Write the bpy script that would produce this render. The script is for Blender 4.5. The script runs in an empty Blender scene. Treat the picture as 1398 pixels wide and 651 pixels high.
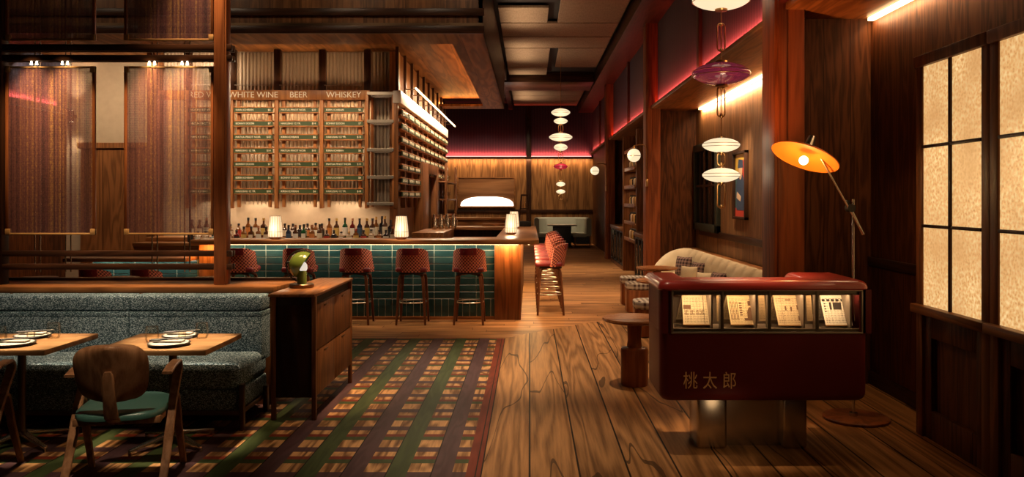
import bpy, bmesh, math, random
from mathutils import Vector, Matrix

random.seed(7)
SC = bpy.context.scene
COL = SC.collection
PI = math.pi

# ------------------------------------------------------------------ camera, world, exposure, area lights
F = 1120.0                      # focal length in pixels of the 1398 wide frame
PX0, PY0, EYE = 723.0, 271.0, 1.66
cam_d = bpy.data.cameras.new('camera')
cam = bpy.data.objects.new('camera', cam_d)
COL.objects.link(cam)
cam.location = (0, 0, EYE)
cam.rotation_euler = (PI / 2, 0, 0)
cam_d.sensor_fit = 'HORIZONTAL'
cam_d.sensor_width = 36.0
cam_d.lens = F / 1398.0 * 36.0
cam_d.shift_x = (699.0 - PX0) / 1398.0
cam_d.shift_y = -(325.5 - PY0) / 1398.0
cam_d.clip_end = 80
SC.camera = cam

SC.view_settings.view_transform = 'Standard'
SC.view_settings.look = 'None'
SC.view_settings.exposure = 0.0
SC.view_settings.gamma = 1.0
SC.view_settings.use_curve_mapping = False
try:
    cy = SC.cycles
    cy.use_denoising = True
    cy.max_bounces = 7
    cy.diffuse_bounces = 3
    cy.glossy_bounces = 3
    cy.transmission_bounces = 6
    cy.transparent_max_bounces = 8
    cy.caustics_reflective = False
    cy.caustics_refractive = False
    cy.sample_clamp_indirect = 3.0
    cy.use_light_tree = True
except Exception:
    pass

w = bpy.data.worlds.new('world')
SC.world = w
w.use_nodes = True
w.node_tree.nodes['Background'].inputs[0].default_value = (1.0, 0.62, 0.42, 1)
w.node_tree.nodes['Background'].inputs[1].default_value = 0.012

WARM = (1.0, 0.64, 0.33)
WARM2 = (1.0, 0.755, 0.49)
PINK = (1.0, 0.10, 0.06)
ORNG = (1.0, 0.42, 0.10)


def area(name, loc, size, power, color=WARM, rot=(0, 0, 0), spread=PI):
    d = bpy.data.lights.new(name, 'AREA')
    d.shape = 'RECTANGLE'
    d.size, d.size_y = size
    d.energy = power
    d.color = color
    d.spread = spread
    o = bpy.data.objects.new(name, d)
    o.location = loc
    o.rotation_euler = rot
    COL.objects.link(o)
    return o


def spot(name, loc, target, power, angle=60, blend=0.8, color=WARM2, radius=0.06):
    d = bpy.data.lights.new(name, 'SPOT')
    d.energy = power
    d.color = color
    d.spot_size = math.radians(angle)
    d.spot_blend = blend
    d.shadow_soft_size = radius
    o = bpy.data.objects.new(name, d)
    o.location = loc
    o.rotation_euler = (Vector(target) - Vector(loc)).to_track_quat('-Z', 'Y').to_euler()
    COL.objects.link(o)
    return o


def point(name, loc, power, color=WARM, radius=0.05):
    d = bpy.data.lights.new(name, 'POINT')
    d.energy = power
    d.color = color
    d.shadow_soft_size = radius
    o = bpy.data.objects.new(name, d)
    o.location = loc
    COL.objects.link(o)
    return o


# ceiling downlights (dark ceiling slots and canopy), plus added fill lamps without fixtures
spot('downlight_walkway', (0.2, 7.2, 5.0), (0.15, 8.2, 0), 800, 40, 1.0)
spot('downlight_walkway', (0.25, 5.2, 5.0), (0.15, 5.4, 0), 330, 32, 1.0)
spot('downlight_walkway', (0.9, 9.6, 5.0), (0.8, 10.6, 0), 720, 46, 1.0)
spot('downlight_walkway', (1.0, 13.5, 5.0), (1.2, 14.2, 0), 850, 50, 1.0)
spot('downlight_walkway', (1.0, 18.5, 5.0), (1.2, 19.2, 0), 800, 50, 1.0)
spot('downlight_walkway', (1.0, 24.0, 5.0), (1.0, 25.0, 0), 420, 70, 1.0)
spot('downlight_inlay', (-0.9, 7.4, 5.0), (-0.75, 8.1, 0), 520, 38, 1.0)
spot('downlight_inlay', (-0.8, 5.4, 5.0), (-0.62, 5.75, 0), 380, 34, 1.0)
spot('downlight_table', (-2.35, 5.3, 3.4), (-2.35, 5.5, 0.7), 950, 19, 0.7)
spot('downlight_table', (-3.37, 5.3, 3.4), (-3.37, 5.5, 0.7), 950, 19, 0.7)
spot('added_chair_fill', (-1.9, 3.2, 4.4), (-2.4, 4.7, 0.75), 420, 17, 1.0, WARM2)  # chair spots are added fill from the camera side, no real fixture
spot('added_chair_fill', (-3.0, 3.2, 4.4), (-3.4, 4.7, 0.75), 250, 17, 1.0, WARM2)
spot('downlight_banquette', (-2.6, 5.2, 3.6), (-2.7, 6.45, 0.8), 240, 34, 1.0)
spot('downlight_banquette', (-3.8, 5.2, 3.6), (-3.7, 6.45, 0.8), 240, 34, 1.0)
spot('downlight_stand', (1.5, 6.0, 4.9), (1.5, 5.75, 1.1), 900, 18, 0.8, WARM)
spot('downlight_sofa', (2.3, 10.5, 3.2), (2.7, 11.5, 0.5), 60, 80, 1.0)
spot('downlight_sofa', (2.3, 12.6, 3.2), (2.6, 13.4, 0.5), 60, 80, 1.0)
spot('downlight_sideboard', (-1.3, 6.3, 4.2), (-1.75, 6.8, 0.8), 1000, 26, 1.0, WARM)
spot('downlight_ledge', (-2.6, 6.5, 4.4), (-2.8, 6.85, 0.95), 420, 46, 1.0, WARM)
for X in (-4.8, -3.4, -2.0, -0.8):
    spot('downlight_counter', (X, 9.9, 3.85), (X, 10.9, 1.0), 120, 46, 1.0)
for P in ((-4.0, 11.2), (-2.8, 11.2), (-1.6, 11.2), (-0.4, 11.3), (-0.15, 13.4), (-0.15, 15.6)):
    spot('added_bar_top_fill', (P[0], P[1], 3.88), (P[0], P[1], 1.1), 75, 32, 1.0, WARM)  # added fill straight down to brighten only the bar top
for X in (-4.9, -3.9, -2.9):
    spot('added_bottle_fill', (X, 11.6, 3.88), (X, 13.0, 1.1), 120, 42, 1.0)  # added fill from the front so the bottles read brighter
for X in (-6.5, -4.5, -2.5, -1.0):
    spot('added_fascia_fill', (X, 9.6, 5.0), (X, 11.1, 4.3), 34, 90, 1.0)  # invented spots that lift the otherwise black canopy fascia
for Y in (7.5, 11.0, 15.0, 19.0, 23.0, 27.0):
    area('added_ceiling_fill', (-0.52, Y, 4.35), (0.1, 2.4), 10, WARM2, (0, PI + 0.6, 0), 1.5)  # unseen fill strips added to brighten the ceiling cloth, no real cove
spot('added_column_fill', (1.30, 6.25, 1.3), (2.12, 7.05, 3.0), 190, 48, 1.0, (1.0, 0.34, 0.10))  # made-up orange spot that gives the red column its glow

# ------------------------------------------------------------------ node and material helpers
def srgb(r, g, b):
    f = lambda c: (c / 255.0 / 12.92) if c / 255.0 <= 0.04045 else ((c / 255.0 + 0.055) / 1.055) ** 2.4
    return (f(r), f(g), f(b))


class NT:
    def __init__(self, name):
        self.m = bpy.data.materials.new(name)
        self.m.use_nodes = True
        self.t = self.m.node_tree
        self.b = self.t.nodes['Principled BSDF']
        self.out = self.t.nodes['Material Output']

    def n(self, kind, **kw):
        nd = self.t.nodes.new(kind)
        for k, v in kw.items():
            setattr(nd, k, v)
        return nd

    def link(self, a, b):
        self.t.links.new(a, b)

    def val(self, sock, v):
        if v is None:
            return
        if isinstance(v, (int, float, tuple, list)):
            if isinstance(v, (tuple, list)) and len(v) == 3 and len(sock.default_value) == 4:
                v = (*v, 1)
            sock.default_value = v
        else:
            self.link(v, sock)

    def math(self, op, a, b=None, c=None):
        nd = self.n('ShaderNodeMath', operation=op)
        self.val(nd.inputs[0], a)
        self.val(nd.inputs[1], b)
        self.val(nd.inputs[2], c)
        return nd.outputs[0]

    def mix(self, f, a, b, blend='MIX'):
        nd = self.n('ShaderNodeMix', data_type='RGBA', blend_type=blend)
        self.val(nd.inputs[0], f)
        self.val(nd.inputs[6], a)
        self.val(nd.inputs[7], b)
        return nd.outputs[2]

    def vmul(self, v, s):
        nd = self.n('ShaderNodeVectorMath', operation='MULTIPLY')
        self.val(nd.inputs[0], v)
        nd.inputs[1].default_value = s
        return nd.outputs[0]

    def vadd(self, v, s):
        nd = self.n('ShaderNodeVectorMath', operation='ADD')
        self.val(nd.inputs[0], v)
        self.val(nd.inputs[1], s)
        return nd.outputs[0]

    def coord(self, which='Object'):
        return self.n('ShaderNodeTexCoord').outputs[which]

    def sep(self, v):
        nd = self.n('ShaderNodeSeparateXYZ')
        self.link(v, nd.inputs[0])
        return nd.outputs

    def comb(self, x, y, z):
        nd = self.n('ShaderNodeCombineXYZ')
        for i, v in enumerate((x, y, z)):
            self.val(nd.inputs[i], v)
        return nd.outputs[0]

    def noise(self, v, scale=5, detail=3, rough=0.55, dist=0):
        nd = self.n('ShaderNodeTexNoise')
        self.link(v, nd.inputs['Vector'])
        nd.inputs['Scale'].default_value = scale
        nd.inputs['Detail'].default_value = detail
        nd.inputs['Roughness'].default_value = rough
        nd.inputs['Distortion'].default_value = dist
        return nd.outputs[0]

    def white(self, wv):
        nd = self.n('ShaderNodeTexWhiteNoise', noise_dimensions='1D')
        self.link(wv, nd.inputs['W'])
        return nd.outputs[0]

    def ramp(self, f, stops):
        nd = self.n('ShaderNodeValToRGB')
        self.link(f, nd.inputs[0])
        e = nd.color_ramp.elements
        while len(e) < len(stops):
            e.new(0.5)
        for el, (p, c) in zip(e, stops):
            el.position = p
            el.color = (*c, 1) if len(c) == 3 else c
        return nd.outputs[0]

    def bump(self, h, strength=0.2, dist=0.01):
        nd = self.n('ShaderNodeBump')
        nd.inputs['Strength'].default_value = strength
        nd.inputs['Distance'].default_value = dist
        self.link(h, nd.inputs['Height'])
        self.link(nd.outputs[0], self.b.inputs['Normal'])

    def set(self, **kw):
        for k, v in kw.items():
            self.val(self.b.inputs[k.replace('_', ' ')], v)
        return self


def plain(name, col, rough=0.5, metal=0.0, coat=0.0, speck=0.0, emit=None, estr=0.0, trans=0.0):
    m = NT(name)
    m.set(Roughness=rough, Metallic=metal)
    if coat:
        m.b.inputs['Coat Weight'].default_value = coat
        m.b.inputs['Coat Roughness'].default_value = 0.08
    nz = m.noise(m.coord(), 9, 3)
    k = max(speck, 0.08)
    c = m.mix(nz, tuple(x * (1 - k) for x in col), tuple(min(1, x * (1 + k)) for x in col))
    m.link(c, m.b.inputs['Base Color'])
    if emit:
        m.b.inputs['Emission Color'].default_value = (*emit, 1)
        m.b.inputs['Emission Strength'].default_value = estr
    if trans:
        m.b.inputs['Transmission Weight'].default_value = trans
    return m.m


def wood(name, dark, light, grain=2, pax=None, pw=0.12, plen=None, rough=0.42, fig=22.0, seam=0.0, var=0.35, sc=1.0, bump=0.08, coat=0.0, seamcol=0.25, low=1.0, ringw=0.34, spec=0.16, crack=0.0):
    """Wood with grain along an axis; pax = axis across which boards are laid."""
    m = NT(name)
    co = m.coord()
    s = m.sep(co)
    tint = None
    seamf = None
    if pax is not None:
        u = m.math('DIVIDE', s[pax], pw)
        fl = m.math('FLOOR', u)
        rnd = m.white(m.math('ADD', fl, 3.7))
        if plen:
            l = m.math('ADD', m.math('DIVIDE', s[grain], plen), m.math('MULTIPLY', rnd, 7.0))
            lf = m.math('FLOOR', l)
            rnd = m.white(m.math('ADD', m.math('MULTIPLY', lf, 17.3), fl))
        tint = rnd
        off = m.math('MULTIPLY', rnd, 40.0)
        co = m.vadd(co, m.comb(off, off, off))
        if seam > 0:
            fr = m.math('FRACT', u)
            d = m.math('MINIMUM', fr, m.math('SUBTRACT', 1.0, fr))
            seamf = m.math('LESS_THAN', d, seam / pw * 0.5)
            if plen:
                fr2 = m.math('FRACT', l)
                s2 = m.math('LESS_THAN', fr2, seam / plen)
                seamf = m.math('MAXIMUM', seamf, s2)
    sv = [5.0 * sc] * 3
    sv[grain] = 0.55 * sc * low
    a = m.noise(m.vmul(co, tuple(sv)), 1.0, 2.0, 0.5, 0.35)
    rings = m.math('ADD', m.math('MULTIPLY', m.math('SINE', m.math('MULTIPLY', a, fig * 2)), 0.5), 0.5)
    sv2 = [90.0 * sc] * 3
    sv2[grain] = 3.0 * sc
    fine = m.noise(m.vmul(co, tuple(sv2)), 1.0, 3.0, 0.6)
    sv3 = [1.6 * sc] * 3
    sv3[grain] = 0.4 * sc
    big = m.noise(m.vmul(co, tuple(sv3)), 1.0, 2.0)
    f = m.math('ADD', m.math('MULTIPLY', rings, ringw), m.math('MULTIPLY', fine, 0.80 - ringw))
    f = m.math('ADD', f, m.math('MULTIPLY', big, 0.25))
    col = m.ramp(f, [(0.22, dark), (0.8, light)])
    if tint is not None:
        k = m.math('ADD', m.math('MULTIPLY', tint, var), 1 - var * 0.5)
        hs = m.n('ShaderNodeHueSaturation')
        m.link(col, hs.inputs['Color'])
        m.link(k, hs.inputs['Value'])
        col = hs.outputs[0]
    if crack:
        svc = [3.2 * sc] * 3
        svc[grain] = 0.3 * sc
        cn = m.noise(m.vmul(co, tuple(svc)), 1.0, 2.5, 0.45, 0.3)
        ck = m.math('LESS_THAN', m.math('ABSOLUTE', m.math('SUBTRACT', cn, 0.5)), 0.005)
        col = m.mix(m.math('MULTIPLY', ck, 0.75 * crack), col, tuple(c * 0.35 for c in dark))
    if seamf is not None:
        col = m.mix(seamf, col, tuple(c * seamcol for c in dark))
    m.link(col, m.b.inputs['Base Color'])
    m.set(Roughness=m.math('ADD', rough - 0.08, m.math('MULTIPLY', fine, 0.16)))
    m.b.inputs['Specular IOR Level'].default_value = spec
    if coat:
        m.b.inputs['Coat Weight'].default_value = coat
        m.b.inputs['Coat Roughness'].default_value = 0.12
    if bump:
        h = m.math('ADD', fine, m.math('MULTIPLY', seamf, -1.5)) if seamf is not None else fine
        m.bump(h, bump, 0.004)
    return m.m


def emis(name, col, strength, base=None):
    m = NT(name)
    m.set(Base_Color=base or col, Roughness=0.5)
    m.b.inputs['Emission Color'].default_value = (*col, 1)
    m.b.inputs['Emission Strength'].default_value = strength
    return m.m


def glass(name, col=(1, 1, 1), rough=0.02, ior=1.45):
    m = NT(name)
    m.set(Base_Color=col, Roughness=rough, IOR=ior)
    m.b.inputs['Transmission Weight'].default_value = 1.0
    return m.m


def thin_glass(name, tint=(1, 1, 1), refl=0.12):
    """pane glass: mostly lets light straight through"""
    m = NT(name)
    g = m.n('ShaderNodeBsdfGlossy')
    g.inputs['Roughness'].default_value = 0.03
    t = m.n('ShaderNodeBsdfTransparent')
    t.inputs[0].default_value = (*tint, 1)
    fr = m.n('ShaderNodeFresnel')
    fr.inputs[0].default_value = 1.45
    mx = m.n('ShaderNodeMixShader')
    m.link(m.math('MULTIPLY', fr.outputs[0], refl * 8), mx.inputs[0])
    m.link(t.outputs[0], mx.inputs[1])
    m.link(g.outputs[0], mx.inputs[2])
    m.link(mx.outputs[0], m.out.inputs[0])
    return m.m


MT = {}
D = srgb
MT['wall_x'] = wood('walnut wall boards', (0.032, 0.010, 0.004), (0.135, 0.045, 0.015), 2, 0, 0.24, None, 0.48, 16, 0.004, 0.35, 1.9, spec=0.12)
MT['wall_y'] = wood('walnut wall boards side', (0.032, 0.010, 0.004), (0.135, 0.045, 0.015), 2, 1, 0.24, None, 0.48, 16, 0.004, 0.35, 1.9, spec=0.12)
MT['back_x'] = wood('oak back wall boards', (0.11, 0.045, 0.015), (0.34, 0.16, 0.058), 2, 0, 0.30, None, 0.45, 18, 0.005, 0.3, 0.9)
MT['alcove_y'] = wood('oak alcove boards', (0.10, 0.045, 0.018), (0.27, 0.13, 0.055), 2, 1, 0.20, None, 0.42, 20, 0.004, 0.25, 1.0)
MT['dark_wood'] = wood('dark stained timber', (0.018, 0.008, 0.005), (0.055, 0.022, 0.011), 2, rough=0.4)
MT['dark_wood_x'] = wood('dark stained timber long', (0.018, 0.008, 0.005), (0.06, 0.024, 0.012), 0, rough=0.35)
MT['dark_wood_y'] = wood('dark stained timber deep', (0.018, 0.008, 0.005), (0.06, 0.024, 0.012), 1, rough=0.4)
MT['red_wood'] = wood('reddish column timber', (0.12, 0.028, 0.009), (0.33, 0.090, 0.026), 2, rough=0.55, fig=16, spec=0.25)
MT['mid_x'] = wood('walnut long grain', (0.12, 0.042, 0.013), (0.34, 0.138, 0.045), 0, rough=0.4, spec=0.25)
MT['mid_y'] = wood('walnut deep grain', (0.12, 0.042, 0.013), (0.34, 0.138, 0.045), 1, rough=0.4, spec=0.25)
MT['mid_z'] = wood('walnut upright grain', (0.085, 0.030, 0.010), (0.25, 0.098, 0.033), 2, rough=0.42, spec=0.2)
MT['table_x'] = wood('oak butcher block', (0.24, 0.112, 0.042), (0.52, 0.295, 0.135), 0, 1, 0.08, 0.9, 0.38, 14, 0.001, 0.3, 1.0)
MT['cherry'] = wood('cherry turned wood', (0.13, 0.038, 0.014), (0.34, 0.12, 0.045), 2, rough=0.3, fig=14)
MT['cherry_x'] = wood('cherry table top', (0.18, 0.06, 0.02), (0.42, 0.17, 0.065), 0, rough=0.28, fig=14)
MT['chair_wood'] = wood('walnut bent plywood', (0.16, 0.068, 0.030), (0.38, 0.19, 0.095), 2, rough=0.33, fig=16, sc=1.6)
MT['canopy_y'] = wood('canopy oak boards', (0.085, 0.031, 0.010), (0.25, 0.105, 0.034), 1, 0, 0.32, None, 0.5, 16, 0.004, 0.3, 0.8, spec=0.04)
MT['fascia_z'] = wood('canopy fascia boards', (0.06, 0.024, 0.010), (0.20, 0.085, 0.032), 2, 0, 0.14, None, 0.42, 20, 0.003, 0.4, 1.0)
MT['floor_y'] = wood('wide knotty floor boards', (0.090, 0.036, 0.012), (0.46, 0.225, 0.088), 1, 0, 0.302, None, 0.5, 26, 0.012, 0.28, 0.8, 0.12, 0.0, 0.12, 0.5, ringw=0.26, spec=0.05, crack=1.0)
MT['floor_x'] = wood('narrow cross floor boards', (0.17, 0.068, 0.022), (0.50, 0.24, 0.095), 0, 1, 0.17, 1.9, 0.5, 14, 0.006, 0.35, 0.8, 0.08, 0.0, 0.3, spec=0.10)
MT['brass'] = plain('aged brass', (0.55, 0.32, 0.13), 0.28, 1.0)
MT['warm_metal'] = plain('satin brass trim', (0.52, 0.30, 0.12), 0.4, 0.3)
MT['rod_cream'] = plain('pale rod', (0.52, 0.43, 0.32), 0.5)
MT['bronze'] = plain('dark bronze', (0.16, 0.10, 0.06), 0.35, 1.0)
MT['steel'] = plain('brushed steel', (0.62, 0.56, 0.48), 0.25, 1.0)
MT['chrome'] = plain('polished metal', (0.75, 0.68, 0.58), 0.3, 1.0)
MT['grey_metal'] = plain('grey shelf metal', (0.30, 0.25, 0.20), 0.45, 0.8)
MT['black'] = plain('matt black', (0.012, 0.010, 0.010), 0.5)
MT['opening_shade'] = plain('painted opening shade', (0.010, 0.006, 0.005), 0.8)  # near-black colour standing in for the shade inside openings
MT['plaster'] = plain('warm grey plaster', (0.36, 0.27, 0.185), 0.85, speck=0.15)
MT['white_paint'] = plain('off white paint', (0.75, 0.70, 0.62), 0.6)
MT['cream_stone'] = plain('pale table stone', (0.62, 0.55, 0.46), 0.35, speck=0.1)
MT['red_leather'] = plain('oxblood leather', (0.20, 0.018, 0.022), 0.38, speck=0.15)
MT['pad_leather'] = plain('deep red pad leather', (0.20, 0.010, 0.020), 0.4, speck=0.1)
MT['teal_leather'] = plain('teal leather', (0.05, 0.13, 0.11), 0.35, speck=0.12)
MT['green_enamel'] = plain('olive green enamel', (0.15, 0.21, 0.035), 0.22, coat=0.6)
MT['menu_green'] = plain('dark green menu strip', (0.034, 0.058, 0.020), 0.5)
MT['menu_text'] = plain('cream menu lettering', (0.85, 0.78, 0.62), 0.6)
MT['stand_red'] = plain('oxblood lacquer', (0.15, 0.018, 0.018), 0.42, coat=0.0, speck=0.06)
MT['stand_red'].node_tree.nodes['Principled BSDF'].inputs['Specular IOR Level'].default_value = 0.28
MT['gold_text'] = plain('dull gold lettering', (0.95, 0.58, 0.27), 0.6)
MT['cream_fabric'] = plain('cream upholstery', (0.58, 0.47, 0.32), 0.85, speck=0.1)
MT['ceramic'] = plain('white ceramic', (0.80, 0.76, 0.70), 0.25)
MT['dark_ceramic'] = plain('charcoal ceramic', (0.03, 0.028, 0.028), 0.35)
MT['napkin'] = plain('linen napkin', (0.70, 0.62, 0.52), 0.9)
MT['glass'] = thin_glass('clear glass', (0.97, 0.93, 0.88), 0.07)
MT['amber_glass'] = thin_glass('amber tumbler glass', (0.99, 0.96, 0.90), 0.06)
MT['pane'] = thin_glass('window glass', (0.95, 0.95, 0.93), 0.08)
MT['led'] = emis('warm led line', (1.0, 0.70, 0.34), 9.0)
MT['led_pink'] = emis('pink led line', (1.0, 0.25, 0.22), 4.0)
MT['led_orange'] = emis('orange led line', (1.0, 0.5, 0.16), 5.0)
MT['opal'] = emis('lit opal glass', (1.0, 0.80, 0.50), 1.0, (0.22, 0.18, 0.12))
MT['bulb'] = emis('lit bulb', (1.0, 0.86, 0.62), 6.0)
MT['moon'] = emis('lit white acrylic', (1.0, 0.93, 0.80), 4.5)


def mk_paper():
    m = NT('lit pleated paper')
    s = m.sep(m.coord('UV'))
    tri = m.math('ABSOLUTE', m.math('SUBTRACT', m.math('FRACT', m.math('MULTIPLY', s[0], 16.0)), 0.5))
    c = m.mix(m.math('MULTIPLY', tri, 2.0), (0.80, 0.42, 0.15), (1.0, 0.86, 0.58))
    m.set(Base_Color=(0.16, 0.13, 0.09), Roughness=0.8)
    m.link(c, m.b.inputs['Emission Color'])
    m.b.inputs['Emission Strength'].default_value = 1.1
    return m.m


def mk_blue(name, ax):
    m = NT(name)
    s = m.sep(m.coord())
    st = m.math('ADD', m.math('MULTIPLY', m.math('SINE', m.math('MULTIPLY', s[ax], 62.0)), 0.5), 0.5)
    nz = m.noise(m.vmul(m.coord(), (8, 8, 0.6)), 1.5, 3)
    c = m.mix(m.math('MULTIPLY', st, nz), (0.022, 0.022, 0.046), (0.058, 0.042, 0.066))
    m.link(c, m.b.inputs['Base Color'])
    m.set(Roughness=0.8)
    m.bump(st, 0.25, 0.01)
    return m.m


def mk_ceil():
    m = NT('woven ceiling cloth')
    v = m.coord()
    a = m.noise(m.vmul(v, (60, 6, 6)), 1.0, 3)
    b = m.noise(m.vmul(v, (6, 60, 6)), 1.0, 3)
    f = m.math('MULTIPLY', m.math('ADD', a, b), 0.5)
    c = m.ramp(f, [(0.3, (0.16, 0.10, 0.06)), (0.7, (0.33, 0.22, 0.14))])
    m.link(c, m.b.inputs['Base Color'])
    m.set(Roughness=0.9)
    return m.m


def mk_plaid():
    m = NT('painted plaid floor')
    co = m.coord()
    s = m.sep(co)
    # boards run along Y
    off = m.math('MULTIPLY', m.white(m.math('FLOOR', m.math('DIVIDE', s[0], 0.135))), 30.0)
    cw = m.vadd(co, m.comb(off, off, off))
    a = m.noise(m.vmul(cw, (5, 0.9, 5)), 1.0, 2, 0.5, 0.4)
    rings = m.math('ADD', m.math('MULTIPLY', m.math('SINE', m.math('MULTIPLY', a, 38)), 0.5), 0.5)
    fine = m.noise(m.vmul(cw, (70, 3, 3)), 1.0, 3)
    f = m.math('ADD', m.math('MULTIPLY', rings, 0.45), m.math('MULTIPLY', fine, 0.55))
    woodc = m.ramp(f, [(0.2, (0.16, 0.066, 0.024)), (0.75, (0.58, 0.31, 0.13))])
    green, purple, red = (0.056, 0.074, 0.028), (0.085, 0.043, 0.046), (0.17, 0.030, 0.015)
    # cross stripes, period 0.45 from Y = 5.23
    t = m.math('FRACT', m.math('DIVIDE', m.math('SUBTRACT', s[1], 5.225 - 4.97), 0.497))

    def band(x, a, b):
        return m.math('MULTIPLY', m.math('GREATER_THAN', x, a), m.math('LESS_THAN', x, b))
    c = m.mix(band(t, 0.0, 0.125), woodc, red)
    c = m.mix(band(t, 0.31, 0.51), c, purple)
    c = m.mix(band(t, 0.84, 1.01), c, green)
    # long stripes: period 0.54, green at -0.805, purple at -0.525
    u = m.math('FRACT', m.math('DIVIDE', m.math('ADD', s[0], 0.525 + 0.073 + 5.4), 0.54))
    c = m.mix(band(u, 0.0, 0.238), c, purple)
    c = m.mix(band(u, 0.495, 0.733), c, green)
    c = m.mix(m.math('GREATER_THAN', s[0], -0.385), c, red)
    # grain over the paint and board joints at the stripe edges
    c = m.mix(0.5, c, m.ramp(f, [(0.15, (0.45, 0.45, 0.45)), (0.85, (1.25, 1.25, 1.25))]), 'MULTIPLY')
    jt = m.math('MAXIMUM', m.math('LESS_THAN', u, 0.014), band(u, 0.495, 0.509))
    jt = m.math('MAXIMUM', jt, m.math('GREATER_THAN', s[0], -0.297))
    c = m.mix(jt, c, (0.012, 0.006, 0.004))
    m.link(c, m.b.inputs['Base Color'])
    m.set(Roughness=m.math('ADD', 0.42, m.math('MULTIPLY', fine, 0.15)))
    m.b.inputs['Specular IOR Level'].default_value = 0.03
    m.bump(m.math('SUBTRACT', fine, jt), 0.1, 0.004)
    return m.m


def mk_tile():
    m = NT('teal glazed tile')
    co = m.coord()
    rnd = m.n('ShaderNodeObjectInfo')
    s = m.sep(co)
    cell = m.math('ADD', m.math('FLOOR', m.math('DIVIDE', s[0], 0.29)), m.math('MULTIPLY', m.math('FLOOR', m.math('DIVIDE', s[2], 0.097)), 31.0))
    wn = m.white(cell)
    nz = m.noise(co, 6, 4, 0.6)
    f = m.math('ADD', m.math('MULTIPLY', wn, 0.45), m.math('MULTIPLY', nz, 0.6))
    c = m.ramp(f, [(0.2, (0.009, 0.033, 0.040)), (0.55, (0.018, 0.060, 0.069)), (0.9, (0.042, 0.108, 0.115))])
    m.link(c, m.b.inputs['Base Color'])
    m.set(Roughness=0.16)
    m.bump(nz, 0.12, 0.01)
    return m.m


def mk_boucle():
    m = NT('teal boucle')
    co = m.coord()
    vo = m.n('ShaderNodeTexVoronoi')
    m.link(m.vmul(co, (0.8, 0.8, 1.6)), vo.inputs['Vector'])
    vo.inputs['Scale'].default_value = 210
    nz = m.noise(co, 150, 3, 0.7)
    fleck = m.math('GREATER_THAN', m.sep(vo.outputs['Color'])[0], 0.70)
    f = m.math('MULTIPLY', fleck, m.math('GREATER_THAN', nz, 0.44))
    base = m.mix(nz, (0.012, 0.036, 0.050), (0.055, 0.115, 0.150))
    c = m.mix(f, base, (0.50, 0.64, 0.74))
    m.link(c, m.b.inputs['Base Color'])
    m.set(Roughness=0.95)
    m.bump(m.math('ADD', nz, vo.outputs['Distance']), 0.6, 0.006)
    return m.m


def mk_weave():
    """red basket weave, UV in metres"""
    m = NT('red woven cord')
    s = m.sep(m.coord('UV'))
    k = 2 * PI / 0.046
    a = m.math('SINE', m.math('MULTIPLY', s[0], k))
    b = m.math('SINE', m.math('MULTIPLY', s[1], k))
    p = m.math('MULTIPLY', a, b)
    f = m.math('ADD', m.math('MULTIPLY', p, 0.5), 0.5)
    c = m.ramp(f, [(0.2, (0.045, 0.008, 0.008)), (0.42, (0.36, 0.06, 0.045)), (0.62, (0.72, 0.24, 0.155))])
    m.link(c, m.b.inputs['Base Color'])
    m.set(Roughness=0.6)
    m.bump(f, 0.6, 0.008)
    return m.m


def mk_gingham(name='gingham cloth', per=0.062, dark=(0.07, 0.028, 0.022), light=(0.52, 0.44, 0.35)):
    m = NT(name)
    s = m.sep(m.coord())
    nn = m.n('ShaderNodeTexCoord')
    n = m.sep(nn.outputs['Normal'])

    def st(x):
        return m.math('GREATER_THAN', m.math('FRACT', m.math('DIVIDE', m.math('ADD', x, 10.0), per)), 0.5)
    w = [m.math('LESS_THAN', m.math('ABSOLUTE', n[i]), 0.62) for i in range(3)]
    tot = m.math('ADD', m.math('ADD', m.math('MULTIPLY', st(s[0]), w[0]), m.math('MULTIPLY', st(s[1]), w[1])), m.math('MULTIPLY', st(s[2]), w[2]))
    f = m.math('MULTIPLY', tot, 0.5)
    c = m.mix(f, light, dark)
    m.link(c, m.b.inputs['Base Color'])
    m.set(Roughness=0.9)
    return m.m


def mk_screen():
    m = NT('woven cord screen')
    s = m.sep(m.coord())
    col = m.white(m.math('FLOOR', m.math('DIVIDE', m.math('ADD', s[0], 20.0), 0.0148)))
    nz = m.noise(m.vmul(m.coord(), (110, 110, 60)), 1.0, 2, 0.6)
    f = m.math('ADD', m.math('MULTIPLY', col, 0.40), m.math('MULTIPLY', nz, 0.62))
    c = m.ramp(f, [(0.25, (0.050, 0.018, 0.030)), (0.48, (0.145, 0.050, 0.064)), (0.64, (0.21, 0.092, 0.070)), (0.80, (0.42, 0.235, 0.085))])
    m.link(c, m.b.inputs['Base Color'])
    m.set(Roughness=0.7)
    tr = m.n('ShaderNodeBsdfTranslucent')
    m.link(c, tr.inputs[0])
    mx = m.n('ShaderNodeMixShader')
    mx.inputs[0].default_value = 0.25
    m.link(m.b.outputs[0], mx.inputs[1])
    m.link(tr.outputs[0], mx.inputs[2])
    m.link(mx.outputs[0], m.out.inputs[0])
    return m.m


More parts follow.
